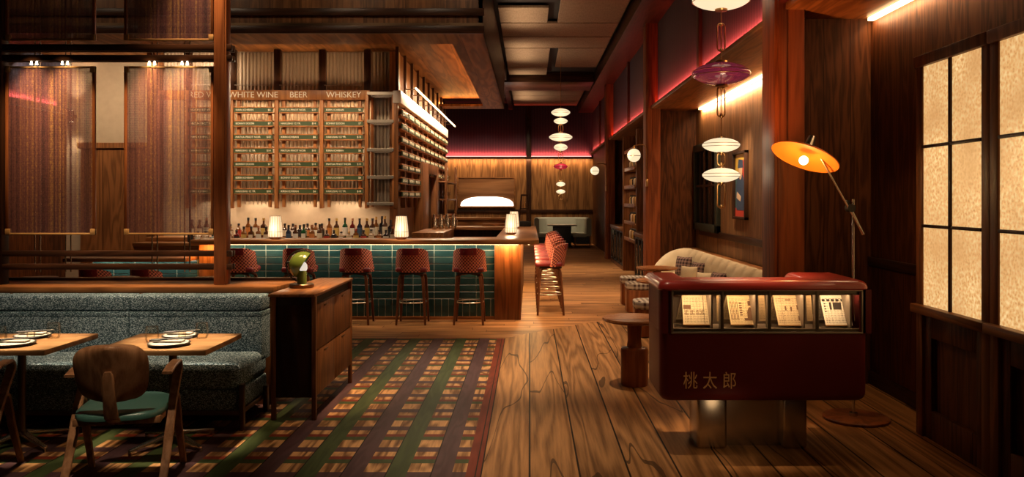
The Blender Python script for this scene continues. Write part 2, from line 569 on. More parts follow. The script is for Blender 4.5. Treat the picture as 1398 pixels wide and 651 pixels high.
def mk_shoji():
    """backlit seeded glass; the lamps behind the glass glow through unevenly"""
    m = NT('backlit textured glass')
    co = m.coord()
    vo = m.n('ShaderNodeTexVoronoi', feature='SMOOTH_F1')
    m.link(co, vo.inputs['Vector'])
    vo.inputs['Scale'].default_value = 48
    n1 = m.noise(co, 60, 4, 0.7)
    n2 = m.math('SUBTRACT', m.math('MULTIPLY', m.noise(co, 2.6, 1, 0.4), 2.4), 0.55)
    f = m.math('ADD', m.math('MULTIPLY', vo.outputs['Distance'], 0.55), m.math('MULTIPLY', n1, 0.55))
    c = m.ramp(f, [(0.25, (0.38, 0.16, 0.045)), (0.45, (0.74, 0.40, 0.14)), (0.68, (1.0, 0.72, 0.34))])
    c2 = m.mix(m.math('MULTIPLY', n2, 0.75), c, (0.58, 0.29, 0.10), 'MIX')
    m.link(c2, m.b.inputs['Emission Color'])
    m.b.inputs['Emission Strength'].default_value = 1.12
    m.set(Base_Color=(0.30, 0.22, 0.14), Roughness=0.25)
    m.bump(f, 0.5, 0.01)
    return m.m


def mk_ribbed():
    m = NT('pleated backbar cloth')
    s = m.sep(m.coord())
    st = m.math('ADD', m.math('MULTIPLY', m.math('SINE', m.math('MULTIPLY', s[0], 2 * PI / 0.085)), 0.5), 0.5)
    nz = m.noise(m.vmul(m.coord(), (10, 10, 0.8)), 1.5, 3)
    c = m.mix(nz, (0.235, 0.175, 0.125), (0.33, 0.255, 0.185))
    m.link(c, m.b.inputs['Base Color'])
    m.set(Roughness=0.55)
    return m.m


def mk_news(name, paper, ink, seed):
    """old newsprint: columns of tiny strokes"""
    m = NT(name)
    uv = m.sep(m.coord('UV'))
    colw, lineh = 0.12, 0.055
    cx = m.math('FRACT', m.math('DIVIDE', uv[0], colw))
    incol = m.math('GREATER_THAN', cx, 0.16)
    ln = m.math('GREATER_THAN', m.math('FRACT', m.math('DIVIDE', uv[1], lineh)), 0.42)
    nz = m.noise(m.vmul(m.coord('UV'), (60, 60, 1)), 1.0, 2)
    st = m.math('GREATER_THAN', nz, 0.47)
    blk = m.white(m.math('ADD', m.math('FLOOR', m.math('MULTIPLY', uv[0], 3.0)), m.math('MULTIPLY', m.math('FLOOR', m.math('MULTIPLY', uv[1], 4.0)), 7.0 + seed)))
    f = m.math('MULTIPLY', m.math('MULTIPLY', incol, ln), st)
    f = m.math('MULTIPLY', f, m.math('ADD', 0.6, m.math('MULTIPLY', blk, 0.4)))
    mar = m.math('MULTIPLY', m.math('GREATER_THAN', uv[0], 0.06), m.math('LESS_THAN', uv[0], 0.94))
    mar = m.math('MULTIPLY', mar, m.math('MULTIPLY', m.math('GREATER_THAN', uv[1], 0.05), m.math('LESS_THAN', uv[1], 0.9)))
    c = m.mix(m.math('MULTIPLY', f, mar), paper, ink)
    m.link(c, m.b.inputs['Base Color'])
    m.set(Roughness=0.9)
    return m.m


MT['paper'] = mk_paper()
MT['blue_x'] = mk_blue('navy slat cloth', 0)
MT['blue_y'] = mk_blue('navy slat cloth side', 1)
MT['ceil'] = mk_ceil()
MT['plaid'] = mk_plaid()
MT['tile'] = mk_tile()
MT['grout'] = plain('pale grout', (0.42, 0.48, 0.43), 0.8)
MT['boucle'] = mk_boucle()
MT['weave'] = mk_weave()
MT['gingham'] = mk_gingham()
MT['gingham_pillow'] = mk_gingham('dark gingham cloth', 0.055, (0.022, 0.007, 0.008), (0.24, 0.15, 0.13))
MT['screen'] = mk_screen()
MT['shoji'] = mk_shoji()
MT['ribbed'] = mk_ribbed()

# ------------------------------------------------------------------ mesh helpers
class B:
    def __init__(self):
        self.bm = bmesh.new()
        self.uv = self.bm.loops.layers.uv.new('UVMap')

    def _merge(self, tb):
        me = bpy.data.meshes.new('tmp')
        tb.to_mesh(me)
        tb.free()
        self.bm.from_mesh(me)
        bpy.data.meshes.remove(me)

    def box(self, a, b, bev=0.0, seg=2):
        a, b = Vector(a), Vector(b)
        tb = bmesh.new()
        bmesh.ops.create_cube(tb, size=1.0)
        c, d = (a + b) / 2, (b - a)
        for v in tb.verts:
            v.co = Vector((v.co.x * d.x, v.co.y * d.y, v.co.z * d.z)) + c
        if bev > 0:
            bev = min(bev, 0.49 * min(abs(d.x), abs(d.y), abs(d.z)))
            bmesh.ops.bevel(tb, geom=list(tb.edges), offset=bev, segments=seg, profile=0.5, affect='EDGES')
        self._merge(tb)
        return self

    def prism(self, pts, axis, d0, d1, bev=0.0, seg=2):
        """polygon in the plane across axis, from d0 to d1. pts = 2D in the order of the other two axes"""
        tb = bmesh.new()
        o = [i for i in range(3) if i != axis]
        vs = []
        for p in pts:
            co = [0, 0, 0]
            co[o[0]], co[o[1]], co[axis] = p[0], p[1], d0
            vs.append(tb.verts.new(co))
        f = tb.faces.new(vs)
        r = bmesh.ops.extrude_face_region(tb, geom=[f])
        dv = [0, 0, 0]
        dv[axis] = d1 - d0
        bmesh.ops.translate(tb, verts=[e for e in r['geom'] if isinstance(e, bmesh.types.BMVert)], vec=dv)
        bmesh.ops.recalc_face_normals(tb, faces=tb.faces)
        if bev > 0:
            bmesh.ops.bevel(tb, geom=list(tb.edges), offset=bev, segments=seg, profile=0.5, affect='EDGES')
        self._merge(tb)
        return self

    def rings(self, rows, cap0=True, cap1=True, closed=True, uvs=None):
        """skin a list of vertex rings"""
        vr = [[self.bm.verts.new(p) for p in r] for r in rows]
        n = len(rows[0])
        for i in range(len(rows) - 1):
            for j in range(n if closed else n - 1):
                k = (j + 1) % n
                try:
                    f = self.bm.faces.new((vr[i][j], vr[i][k], vr[i + 1][k], vr[i + 1][j]))
                except ValueError:
                    continue
                if uvs:
                    jj = j + 1
                    for lp, q in zip(f.loops, (uvs(i, j), uvs(i, jj), uvs(i + 1, jj), uvs(i + 1, j))):
                        lp[self.uv].uv = q
        if cap0 and closed:
            self.bm.faces.new(list(reversed(vr[0])))
        if cap1 and closed:
            self.bm.faces.new(vr[-1])
        return self

    def lathe(self, prof, o=(0, 0, 0), n=28, axis=None, uvs=None):
        """profile of (r, z); axis = direction of local z"""
        o = Vector(o)
        R = Matrix.Identity(3)
        if axis is not None:
            R = Vector((0, 0, 1)).rotation_difference(Vector(axis).normalized()).to_matrix()
        rows = []
        for r, z in prof:
            r = max(r, 1e-4)
            rows.append([o + R @ Vector((r * math.cos(2 * PI * j / n), r * math.sin(2 * PI * j / n), z)) for j in range(n)])
        return self.rings(rows, uvs=uvs)

    def cyl(self, a, b, r, r1=None, n=14):
        a, b = Vector(a), Vector(b)
        return self.lathe([(r, 0), (r if r1 is None else r1, (b - a).length)], a, n, b - a)

    def ball(self, c, r, n=20, sz=1.0):
        k = n // 2
        return self.lathe([(r * math.sin(PI * i / k), -r * sz * math.cos(PI * i / k)) for i in range(k + 1)], c, n)

    def tube(self, pts, r, n=8, closed=False):
        pts = [Vector(p) for p in pts]
        m = len(pts)
        rr = r if isinstance(r, (list, tuple)) else [r] * m
        rows = []
        prev = None
        for i, p in enumerate(pts):
            a = pts[(i - 1) % m] if (closed or i > 0) else pts[0]
            b = pts[(i + 1) % m] if (closed or i < m - 1) else pts[-1]
            t = (b - a).normalized()
            if prev is None:
                u = t.orthogonal().normalized()
            else:
                u = (prev - t * prev.dot(t))
                u = u.normalized() if u.length > 1e-6 else t.orthogonal().normalized()
            prev = u
            v = t.cross(u)
            rows.append([p + (u * math.cos(2 * PI * j / n) + v * math.sin(2 * PI * j / n)) * rr[i] for j in range(n)])
        if closed:
            rows.append(rows[0])
            return self.rings(rows, False, False)
        return self.rings(rows)

    def strip(self, pts, wdir, w, t):
        """flat bar swept along pts; wdir = its width direction, w width, t thickness (scalar or list)"""
        pts = [Vector(p) for p in pts]
        wd = Vector(wdir).normalized()
        m = len(pts)
        W = w if isinstance(w, (list, tuple)) else [w] * m
        T = t if isinstance(t, (list, tuple)) else [t] * m
        rows = []
        for i, p in enumerate(pts):
            a, b = pts[max(0, i - 1)], pts[min(m - 1, i + 1)]
            d = (b - a).normalized()
            nrm = wd.cross(d).normalized()
            hw, ht = wd * W[i] / 2, nrm * T[i] / 2
            c = 0.8
            rows.append([p + hw * c + ht, p + hw + ht * .5, p + hw - ht * .5, p + hw * c - ht, p - hw * c - ht, p - hw - ht * .5, p - hw + ht * .5, p - hw * c + ht])
        return self.rings(rows)

    def grid(self, fn, nu, nv, thick=0.0, uvscale=(1, 1)):
        """surface fn(u, v) -> point, 0..1; thickened along the normal when thick > 0"""
        P = [[Vector(fn(i / nu, j / nv)) for j in range(nv + 1)] for i in range(nu + 1)]
        tb = self.bm

        def lay(Q, flip):
            vs = [[tb.verts.new(p) for p in r] for r in Q]
            for i in range(nu):
                for j in range(nv):
                    q = [(i, j), (i + 1, j), (i + 1, j + 1), (i, j + 1)]
                    if flip:
                        q.reverse()
                    f = tb.faces.new([vs[a][b] for a, b in q])
                    for lp, (a, b) in zip(f.loops, q):
                        lp[self.uv].uv = (a / nu * uvscale[0], b / nv * uvscale[1])
            return vs
        A = lay(P, False)
        if thick:
            N = []
            for i in range(nu + 1):
                r = []
                for j in range(nv + 1):
                    du = P[min(nu, i + 1)][j] - P[max(0, i - 1)][j]
                    dv = P[i][min(nv, j + 1)] - P[i][max(0, j - 1)]
                    nr = du.cross(dv)
                    nr = nr.normalized() if nr.length > 1e-9 else Vector((0, 0, 1))
                    r.append(P[i][j] - nr * thick)
                N.append(r)
            C = lay(N, True)
            per = [(i, 0) for i in range(nu)] + [(nu, j) for j in range(nv)] + [(i, nv) for i in range(nu, 0, -1)] + [(0, j) for j in range(nv, 0, -1)]
            for k in range(len(per)):
                a, b = per[k], per[(k + 1) % len(per)]
                f = tb.faces.new((A[b[0]][b[1]], A[a[0]][a[1]], C[a[0]][a[1]], C[b[0]][b[1]]))
                for lp, (x, y) in zip(f.loops, (b, a, a, b)):
                    lp[self.uv].uv = (x / nu * uvscale[0], y / nv * uvscale[1])
        return self

    def xform(self, m):
        bmesh.ops.transform(self.bm, matrix=m, verts=self.bm.verts)
        return self


ROOT = {}


def obj(name, b, mat, parent=None, label=None, smooth=35):
    """one mesh object; coordinates are the world's, turned into the parent's frame"""
    me = bpy.data.meshes.new(name)
    bm = b.bm
    if parent is not None and parent.name in ROOT:
        m = ROOT[parent.name]
        bmesh.ops.transform(bm, matrix=m.inverted(), verts=bm.verts)
    bm.to_mesh(me)
    bm.free()
    me.materials.append(MT[mat] if isinstance(mat, str) else mat)
    o = bpy.data.objects.new(name, me)
    COL.objects.link(o)
    if smooth:
        for p in me.polygons:
            p.use_smooth = True
        try:
            me.set_sharp_from_angle(angle=math.radians(smooth))
        except Exception:
            pass
    if parent is not None:
        o.parent = parent
        if parent.name in ROOT:
            ROOT[o.name] = ROOT[parent.name]
    if label:
        o['label'] = label
    return o


def thing(name, label, cat, loc=(0, 0, 0), rz=0.0, group=None):
    o = bpy.data.objects.new(name, None)
    o.empty_display_size = 0.1
    COL.objects.link(o)
    o.location = loc
    o.rotation_euler = (0, 0, rz)
    ROOT[o.name] = Matrix.Translation(Vector(loc)) @ Matrix.Rotation(rz, 4, 'Z')
    return tag(o, label, cat, group)


def tag(o, label, cat, group=None):
    o['label'] = label
    o['category'] = cat
    if group:
        o['group'] = group
    return o


def struct(name, b, mat, parent=None, smooth=35):
    o = obj(name, b, mat, parent, smooth=smooth)
    if parent is None:
        o['kind'] = 'structure'
    return o


def sroot(name, loc=(0, 0, 0)):
    o = bpy.data.objects.new(name, None)
    COL.objects.link(o)
    o.location = loc
    ROOT[o.name] = Matrix.Translation(Vector(loc))
    o['kind'] = 'structure'
    return o


def dup(root, loc, rz=0.0, label=None, group=None):
    r = root.copy()
    COL.objects.link(r)
    r.location = loc
    r.rotation_euler = (0, 0, rz)
    if label:
        r['label'] = label
    if group:
        r['group'] = group
    for ch in list(root.children):
        c = ch.copy()
        COL.objects.link(c)
        c.parent = r
        for g in list(ch.children):
            d = g.copy()
            COL.objects.link(d)
            d.parent = c
    return r


def place(root, loc, rz=0.0):
    root.location = loc
    root.rotation_euler = (0, 0, rz)
    return root


def textmesh(s, size, mat, loc, rot, parent, name='lettering', align='LEFT', depth=0.0015, stretch=1.0):
    c = bpy.data.curves.new('t', 'FONT')
    c.body = s
    c.size = size
    c.align_x = align
    c.align_y = 'CENTER'
    c.extrude = depth
    c.resolution_u = 3
    t = bpy.data.objects.new('t', c)
    COL.objects.link(t)
    dg = bpy.context.evaluated_depsgraph_get()
    dg.update()
    me = bpy.data.meshes.new_from_object(t.evaluated_get(dg))
    bpy.data.objects.remove(t)
    bpy.data.curves.remove(c)
    b = B()
    b.bm.from_mesh(me)
    bpy.data.meshes.remove(me)
    from mathutils import Euler
    b.xform(Matrix.Translation(Vector(loc)) @ Euler(rot).to_matrix().to_4x4() @ Matrix.Diagonal((stretch, 1, 1, 1)))
    return obj(name, b, mat, parent, smooth=0)


def at(px, py, Y):
    return Vector(((px - PX0) * Y / F, Y, EYE - (py - PY0) * Y / F))


def arc(c, r, a0, a1, n, plane='xz', y=0):
    out = []
    for i in range(n + 1):
        a = a0 + (a1 - a0) * i / n
        out.append((c[0] + r * math.cos(a), c[1] + r * math.sin(a)))
    return out

# ------------------------------------------------------------------ the room
XR, XA, ZL, ZC, YB = 2.30, 3.06, 3.27, 5.05, 30.0
XL = -8.37

# floor: wide boards in front, cross boards round the bar, painted plaid inlay to the left
b = B()
b.prism([(-0.288, -1.0), (3.6, -1.0), (3.6, 13.0), (0.75, 10.95), (0.32, 10.45), (-0.03, 10.1), (-0.288, 9.75)], 2, -0.04, 0.0)
struct('floor', b, 'floor_y', smooth=0)
b = B()
b.prism([(-9.0, 9.75), (-0.288, 9.75), (-0.03, 10.1), (0.32, 10.45), (0.75, 10.95), (3.6, 13.0), (3.6, 30.2), (-9.0, 30.2)], 2, -0.04, 0.0)
struct('floor', b, 'floor_x', smooth=0)
b = B()
b.box((-9.0, -1.0, -0.04), (-0.288, 9.75, 0.0))
struct('floor', b, 'plaid', smooth=0)

# ceiling slab and cloth panels
b = B()
b.box((-9.0, -1.0, ZC + 0.10), (3.6, 30.2, ZC + 0.22))
struct('ceiling', b, 'opening_shade', smooth=0)
yl = [14.55, 15.85, 17.2, 18.5, 21.2, 22.5]
gap = 0.075


def cpanel(x0, x1, y0, y1, z=ZC):
    q = B()
    q.box((x0 + gap / 2, y0 + gap / 2, z), (x1 - gap / 2, y1 - gap / 2, z + 0.05), 0.008)
    struct('ceiling_panel', q, 'ceil', ceil_root, smooth=0)


ceil_root = sroot('ceiling_panels', (0, 0, ZC))
X0, X1 = -0.60, 1.76
# nearest first
cpanel(0.55, X1, 9.0, 12.6); cpanel(X0, 0.42, 9.0, 11.4)
cpanel(0.50, X1, 12.6, 15.85); cpanel(X0, 0.38, 14.55, 15.85)
cpanel(X0, X1, 15.85, 17.2); cpanel(X0, X1, 17.2, 18.5)
cpanel(X0, 0.50, 18.5, 21.2); cpanel(0.62, X1, 18.5, 21.2)
cpanel(X0, 0.50, 21.2, 22.5)
cpanel(X0, X1, 24.4, 27.1); cpanel(X0, X1, 27.1, 28.5); cpanel(X0, X1, 28.5, 29.95)
b = B()
b.box((X0 - 0.1, 22.55, 4.86), (X1 + 0.1, 24.35, 5.14), 0.01)
struct('ceiling_beam', b, 'dark_wood_x')
b = B()
b.box((X1 + 0.02, 2.0, 4.80), (XR + 0.1, 30.0, 5.14), 0.01)
struct('ceiling_beam', b, 'dark_wood_y')
b = B()
b.box((X0 - 0.16, 20.6, 4.9), (X0 - 0.02, 30.0, 5.14), 0.01)
struct('ceiling_beam', b, 'dark_wood_y')

# back wall
b = B()
b.box((-9.0, YB, 0), (3.6, YB + 0.2, ZL - 0.08))
wb = struct('wall_back', b, 'back_x', smooth=0)
b = B()
b.box((-9.0, YB + 0.05, ZL - 0.08), (3.6, YB + 0.2, ZC + 0.1))
struct('wall_back', b, 'blue_x', smooth=0)
b = B()
b.box((-9.0, YB - 0.10, ZL - 0.16), (XR, YB + 0.05, ZL - 0.08), 0.01)
struct('trim_1', b, 'dark_wood_x')
b = B()
b.box((-9.0, YB - 0.05, 1.14), (XR, YB + 0.02, 1.26), 0.01)
struct('trim_2', b, 'dark_wood_x')
for xx in (-0.03,):
    b = B()
    b.box((xx - 0.09, YB - 0.09, 0), (xx + 0.09, YB + 0.05, ZC), 0.01)
    struct('trim_3', b, 'dark_wood')
b = B()
b.box((-6.0, YB - 0.055, ZL - 0.075), (XR - 0.05, YB - 0.035, ZL - 0.055))
struct('led_line_back', b, 'led_pink', smooth=0)
area('led_pink_back', (-1.8, YB - 0.03, ZL - 0.03), (8.0, 0.03), 120, PINK, (math.radians(136), 0, 0), 2.4)
area('led_warm_back', (-1.8, YB - 0.16, ZL - 0.18), (8.0, 0.05), 70, WARM, (math.radians(24), 0, 0))
for X in (-2.9, -1.6, -0.3, 1.1):
    spot('added_endwall_fill', (X, 27.4, 4.95), (X, 30.0, 1.9), 210, 64, 1.0, WARM2)  # broad fill added to light the end wall evenly

# right wall: upper navy cloth, ledge with hidden light, lower bays set back
b = B()
b.box((XR, -1.0, ZL + 0.05), (XR + 0.15, YB, ZC + 0.1))
struct('wall_right', b, 'blue_y', smooth=0)
b = B()
b.box((XR - 0.12, -1.0, ZL), (XA + 0.1, YB, ZL + 0.06), 0.006)
struct('ledge_right', b, 'mid_y')
COLY = [(7.0, 7.38), (14.72, 15.1), (22.52, 22.9)]
for i, (a, c) in enumerate(COLY):
    b = B()
    b.box((2.09, a, 0), (XR + 0.05, c, ZC), 0.012)
    b.box((2.115, a - 0.02, 0), (2.19, a + 0.02, ZC), 0.008)
    struct('column_right', b, 'red_wood')
    b = B()
    b.box((XR, c - 0.02, 0), (XA + 0.3, c + 0.12, ZL))
    struct('wall_right', b, 'wall_x', smooth=0)
# upper thin posts between columns
for yy in (11.0, 18.9, 26.5):
    b = B()
    b.box((XR - 0.05, yy - 0.07, ZL + 0.06), (XR + 0.02, yy + 0.07, ZC), 0.008)
    struct('trim_4', b, 'dark_wood')
# recessed wall of the three bays
b = B()
b.box((XA, -1.0, 0), (XA + 0.15, 7.4, ZL))
struct('wall_right', b, 'wall_y', smooth=0)
b = B()
b.box((XA, 7.4, 0), (XA + 0.15, 15.1, ZL))
struct('wall_right', b, 'alcove_y', smooth=0)
b = B()
b.box((XA, 15.1, 0), (XA + 0.15, 23.0, ZL))
struct('wall_right', b, 'wall_y', smooth=0)
b = B()
b.box((XR + 0.02, 22.9, 0), (XR + 0.2, YB, ZL))
struct('wall_right', b, 'wall_y', smooth=0)
for xa, ya in ((XA, 7.5), (XA, 15.2)):
    b = B()
    b.box((xa - 0.03, ya, 1.02), (xa + 0.02, ya + 7.2, 1.12), 0.008)
    struct('trim_5', b, 'dark_wood_y')
b = B()
b.box((XA - 0.03, 5.9, 1.06), (XA + 0.02, 7.36, 1.14), 0.008)
struct('trim_5', b, 'dark_wood_y')
b = B()
b.box((XA - 0.02, 5.9, 0.0), (XA + 0.02, 7.38, 0.12), 0.008)
struct('baseboard_right', b, 'dark_wood_y')
# ledge lights
for a, c in ((2.0, 6.95), (7.42, 14.68), (15.14, 22.5), (22.95, 29.9)):
    L, mid = c - a, (a + c) / 2
    b = B()
    b.box((XR - 0.05, a, ZL + 0.062), (XR - 0.03, c, ZL + 0.075))
    struct('led_line_right', b, 'led_pink', smooth=0)
    area('led_pink_right', (XR - 0.05, mid, ZL + 0.085), (0.03, L), 13.0 * L, PINK, (0, math.radians(180 + 44), 0), 2.3)
for a, c, p in ((3.5, 7.3, 5.0), (7.5, 14.6, 15.0)):
    L, mid = c - a, (a + c) / 2
    b = B()
    b.box((XA - 0.05, a, ZL - 0.03), (XA - 0.002, c, ZL - 0.002))
    struct('led_line_alcove', b, 'led', smooth=0)
    area('led_alcove', (XA - 0.06, mid, ZL - 0.05), (0.05, L), p * L, WARM, (0, math.radians(-35), 0))

# left room side, half hidden behind the screen
b = B()
b.box((XL - 0.15, -1.0, 0), (XL, 14.8, ZL))
struct('wall_left', b, 'wall_y', smooth=0)
b = B()
b.box((XL - 0.15, -1.0, ZL), (XL, 14.8, ZC + 0.1))
struct('wall_left', b, 'blue_y', smooth=0)
b = B()
b.box((XL - 0.02, -1.0, ZL - 0.10), (XL + 0.14, 14.7, ZL), 0.01)
struct('ledge_left', b, 'dark_wood_y')
area('led_pink_left', (XL + 0.05, 10.5, ZL + 0.04), (0.03, 8.0), 150, PINK, (0, math.radians(180 - 56), 0), 1.9)
b = B()
b.box((XL - 0.15, 14.8, 0), (-2.35, 14.95, ZC))
struct('wall_left', b, 'plaster', smooth=0)
b = B()
b.box((-8.05, 14.70, 0), (-6.86, 14.82, 2.62), 0.006)
for xx in (-7.65, -7.25):
    b.box((xx - 0.006, 14.69, 0.05), (xx + 0.006, 14.71, 2.55))
b.box((-8.1, 14.66, 2.56), (-6.82, 14.8, 2.66), 0.008)
struct('door_1', b, 'mid_z', smooth=0)
area('wash_plaster', (-6.6, 13.3, 3.86), (3.2, 0.1), 85, WARM2, (math.radians(42), 0, 0))

# canopy over the bar
CX0, CX1, CY0, CY1, CZ = -8.3, -0.63, 11.1, 20.5, 3.90
RX1, RY0, RY1, RZ = -1.12, 11.9, 19.9, 4.12
b = B()
b.box((RX1, CY0, CZ), (CX1, CY1, CZ + 0.05))
b.box((CX0, CY0, CZ), (RX1, RY0, CZ + 0.05))
b.box((CX0, RY1, CZ), (RX1, CY1, CZ + 0.05))
struct('canopy_soffit', b, 'canopy_y', smooth=0)
b = B()
b.box((CX0, RY0 - 0.3, RZ), (RX1 + 0.3, RY1 + 0.3, RZ + 0.05))
struct('canopy_recess', b, 'canopy_y', smooth=0)
b = B()
b.box((CX0, CY0 - 0.03, CZ), (CX1, CY0 + 0.03, ZC))
struct('canopy_fascia', b, 'fascia_z', smooth=0)
b = B()
b.box((CX1 - 0.06, CY0 - 0.03, CZ + 0.0), (CX1, CY1, ZC))
struct('canopy_fascia', b, 'dark_wood_y', smooth=0)
b = B()
b.box((CX0, CY0 - 0.075, CZ - 0.02), (CX1 + 0.02, CY0 - 0.03, CZ + 0.085), 0.006)
struct('trim_6', b, 'dark_wood_x')
b = B()
b.box((CX0, CY0 - 0.075, CZ + 0.22), (CX1 + 0.02, CY0 - 0.03, CZ + 0.32), 0.006)
struct('trim_6', b, 'dark_wood_x')
b = B()
b.box((CX0, CY0 - 0.055, CZ + 0.085), (CX1 + 0.01, CY0 - 0.03, CZ + 0.125))
struct('trim_6', b, 'bronze')
# recess light along the back and right edges
area('led_canopy_back', (-3.2, RY1 + 0.12, CZ + 0.09), (4.6, 0.06), 45, ORNG, (math.radians(180 + 35), 0, 0))
area('led_canopy_side', (RX1 + 0.13, 15.8, CZ + 0.09), (0.06, 8.0), 70, ORNG, (0, math.radians(180 - 35), 0))

# back-bar walls
b = B()
b.box((-6.2, 13.72, 0), (-2.19, 13.85, 1.62))
struct('wall_backbar', b, 'plaster', smooth=0)
b = B()
b.box((-6.2, 13.74, 1.62), (-2.19, 13.85, 4.12))
for k in range(64):
    x = -6.1 + 0.0605 * k
    b.lathe([(0.024, 1.62), (0.024, 4.10)], (x, 13.74, 0), 10)
struct('wall_backbar', b, 'ribbed', smooth=50)
b = B()
b.box((-2.32, 13.6, 0), (-2.19, 20.9, 4.1))
struct('wall_backbar', b, 'mid_z', smooth=0)
b = B()
b.box((-6.25, 13.4, 0), (-6.12, 13.85, 4.1), 0.01)
struct('wall_backbar', b, 'mid_z', smooth=0)

# doorway block in the side wall of the back bar
dr = sroot('door_2', (-2.19, 16.9, 0))
b = B()
b.box((-2.2, 15.6, 0), (-2.02, 16.45, 2.36), 0.012)
b.box((-2.2, 17.9, 0), (-2.02, 18.2, 2.36), 0.012)
b.box((-2.2, 16.4, 2.16), (-2.02, 18.0, 2.36), 0.012)
struct('door_frame', b, 'mid_z', dr)
b = B()
b.box((-2.19, 16.45, 0), (-2.15, 17.9, 2.16))
struct('door_opening', b, 'dark_wood', dr)

# windows on the right: tall backlit glazed doors
for wi, (ya, yb) in enumerate(((4.89, 5.82), (3.75, 4.89), (2.60, 3.75))):
    r = sroot('window_%d' % (wi + 1), (2.74, (ya + yb) / 2, 0))
    fx, fb = 2.74, 3.07
    st = 0.09
    ztop, zsill, z0 = 2.66, 0.92, 0.0
    b = B()
    b.box((fx, ya, z0), (fx + 0.10, ya + st, ztop), 0.006)
    b.box((fx, yb - st, z0), (fx + 0.10, yb, ztop), 0.006)
    b.box((fx - 0.02, ya, 2.58), (fx + 0.12, yb, ztop), 0.008)
    struct('window_frame', b, 'mid_z', r)
    b = B()
    b.box((fx - 0.045, ya, zsill - 0.06), (fx + 0.10, yb, zsill), 0.008)
    struct('window_sill', b, 'mid_y', r)
    b = B()
    b.box((fx + 0.012, ya + st, zsill), (fx + 0.028, yb - st, 2.58))
    struct('window_glass', b, 'shoji', r, smooth=0)
    ym = (ya + yb) / 2
    b = B()
    b.box((fx - 0.004, ym - 0.013, zsill), (fx + 0.03, ym + 0.013, 2.58), 0.003)
    for z in (1.47, 2.02):
        b.box((fx - 0.004, ya + st, z - 0.011), (fx + 0.03, yb - st, z + 0.011), 0.003)
    struct('glazing_bar', b, 'dark_wood', r)
    b = B()
    pz0, pz1, py0, py1, rec = 0.20, 0.70, ya + st + 0.09, yb - st - 0.09, 0.045
    b.box((fx + 0.02, ya + st, z0), (fx + 0.06, py0, zsill - 0.06), 0.004)
    b.box((fx + 0.02, py1, z0), (fx + 0.06, yb - st, zsill - 0.06), 0.004)
    b.box((fx + 0.02, py0, z0), (fx + 0.06, py1, pz0), 0.004)
    b.box((fx + 0.02, py0, pz1), (fx + 0.06, py1, zsill - 0.06), 0.004)
    b.box((fx + 0.055, py0 - 0.02, pz0 - 0.02), (fx + 0.10, py1 + 0.02, pz1 + 0.02))
    struct('window_panel', b, 'wall_y', r)
    b = B()
    b.box((fx + 0.11, ya, 0), (fb, yb, ztop))
    struct('window_reveal', b, 'dark_wood', r, smooth=0)

# alcove window
r = sroot('window_4', (XA, 13.2, 0))
pf = at(950, 300, 15.0)
wy0, wy1, wz0, wz1 = 13.15, 15.0, 1.10, 2.62
b = B()
for (a0, a1, c0, c1) in ((wy0, wy0 + 0.13, wz0, wz1), (wy1 - 0.13, wy1, wz0, wz1)):
    b.box((XA - 0.07, a0, c0), (XA + 0.01, a1, c1), 0.008)
b.box((XA - 0.07, wy0, wz0), (XA + 0.01, wy1, wz0 + 0.13), 0.008)
b.box((XA - 0.07, wy0, wz1 - 0.13), (XA + 0.01, wy1, wz1), 0.008)
struct('window_frame', b, plain('dark green painted frame', (0.022, 0.030, 0.020), 0.5), r)
b = B()
b.box((XA - 0.02, wy0 + 0.12, wz0 + 0.12), (XA - 0.012, wy1 - 0.12, wz1 - 0.12))
struct('window_glass', b, plain('dark night glass', (0.012, 0.016, 0.016), 0.08), r, smooth=0)
b = B()
for yy in (13.6, 14.1, 14.5):
    b.box((XA - 0.045, yy - 0.02, wz0 + 0.1), (XA - 0.015, yy + 0.02, wz1 - 0.1), 0.004)
b.box((XA - 0.045, wy0 + 0.1, 1.86), (XA - 0.015, wy1 - 0.1, 1.90), 0.004)
struct('glazing_bar', b, 'dark_wood', r)

# ------------------------------------------------------------------ the bar
BZ = 1.11
bar = thing('bar_counter', 'long U-shaped timber bar counter with teal tiled front', 'bar counter', (-2.2, 11.3, 0))
b = B()
ov = 0.03
pts = [(-4.52, 10.90), (0.06, 10.90), (0.125, 10.965), (0.125, 16.6), (-1.9, 16.6), (-1.9, 15.9), (-0.48, 15.9), (-0.48, 11.45), (-4.52, 11.45)]
b.prism(pts, 2, BZ - 0.062, BZ, 0.006)
obj('countertop', b, 'mid_x', bar)
b = B()
b.box((-4.2, 11.27, 0.0), (-0.48, 11.42, BZ - 0.062))
obj('front_body', b, 'grout', bar, smooth=0)
b = B()
TH, TW = 0.0945, 0.289
x0, x1, zt = -4.2, -0.48, 1.045
row = 0
z = zt
while row < 8:
    z1_, z0_ = z, z - TH
    offx = 0.0
    x = x0 + offx
    while x < x1 - 0.01:
        xe = min(x + TW, x1)
        b.box((x + 0.0042, 11.2655, z0_ + 0.0042), (xe - 0.0042, 11.272, z1_ - 0.0042), 0.0025, 1)
        x += TW
    z -= TH
    row += 1
x = x0
while x < x1 - 0.01:
    xe = min(x + 0.0965, x1)
    b.box((x + 0.0042, 11.2655, 0.045), (xe - 0.0042, 11.272, z - 0.0042), 0.0025, 1)
    x += 0.0965
obj('tile_front', b, 'tile', bar, smooth=0)
b = B()
b.box((-4.2, 11.25, 0.0), (-0.48, 11.28, 0.045), 0.004)
obj('plinth', b, 'mid_x', bar)
b = B()
b.box((-0.48, 11.22, 0.0), (-0.12, 11.6, BZ - 0.062), 0.006)
b.box((-0.20, 11.6, 0.0), (-0.12, 16.5, BZ - 0.062), 0.006)
obj('end_panel', b, 'mid_z', bar)
b = B()
b.box((-4.52, 11.22, 0.0), (-4.2, 11.45, BZ - 0.062), 0.006)
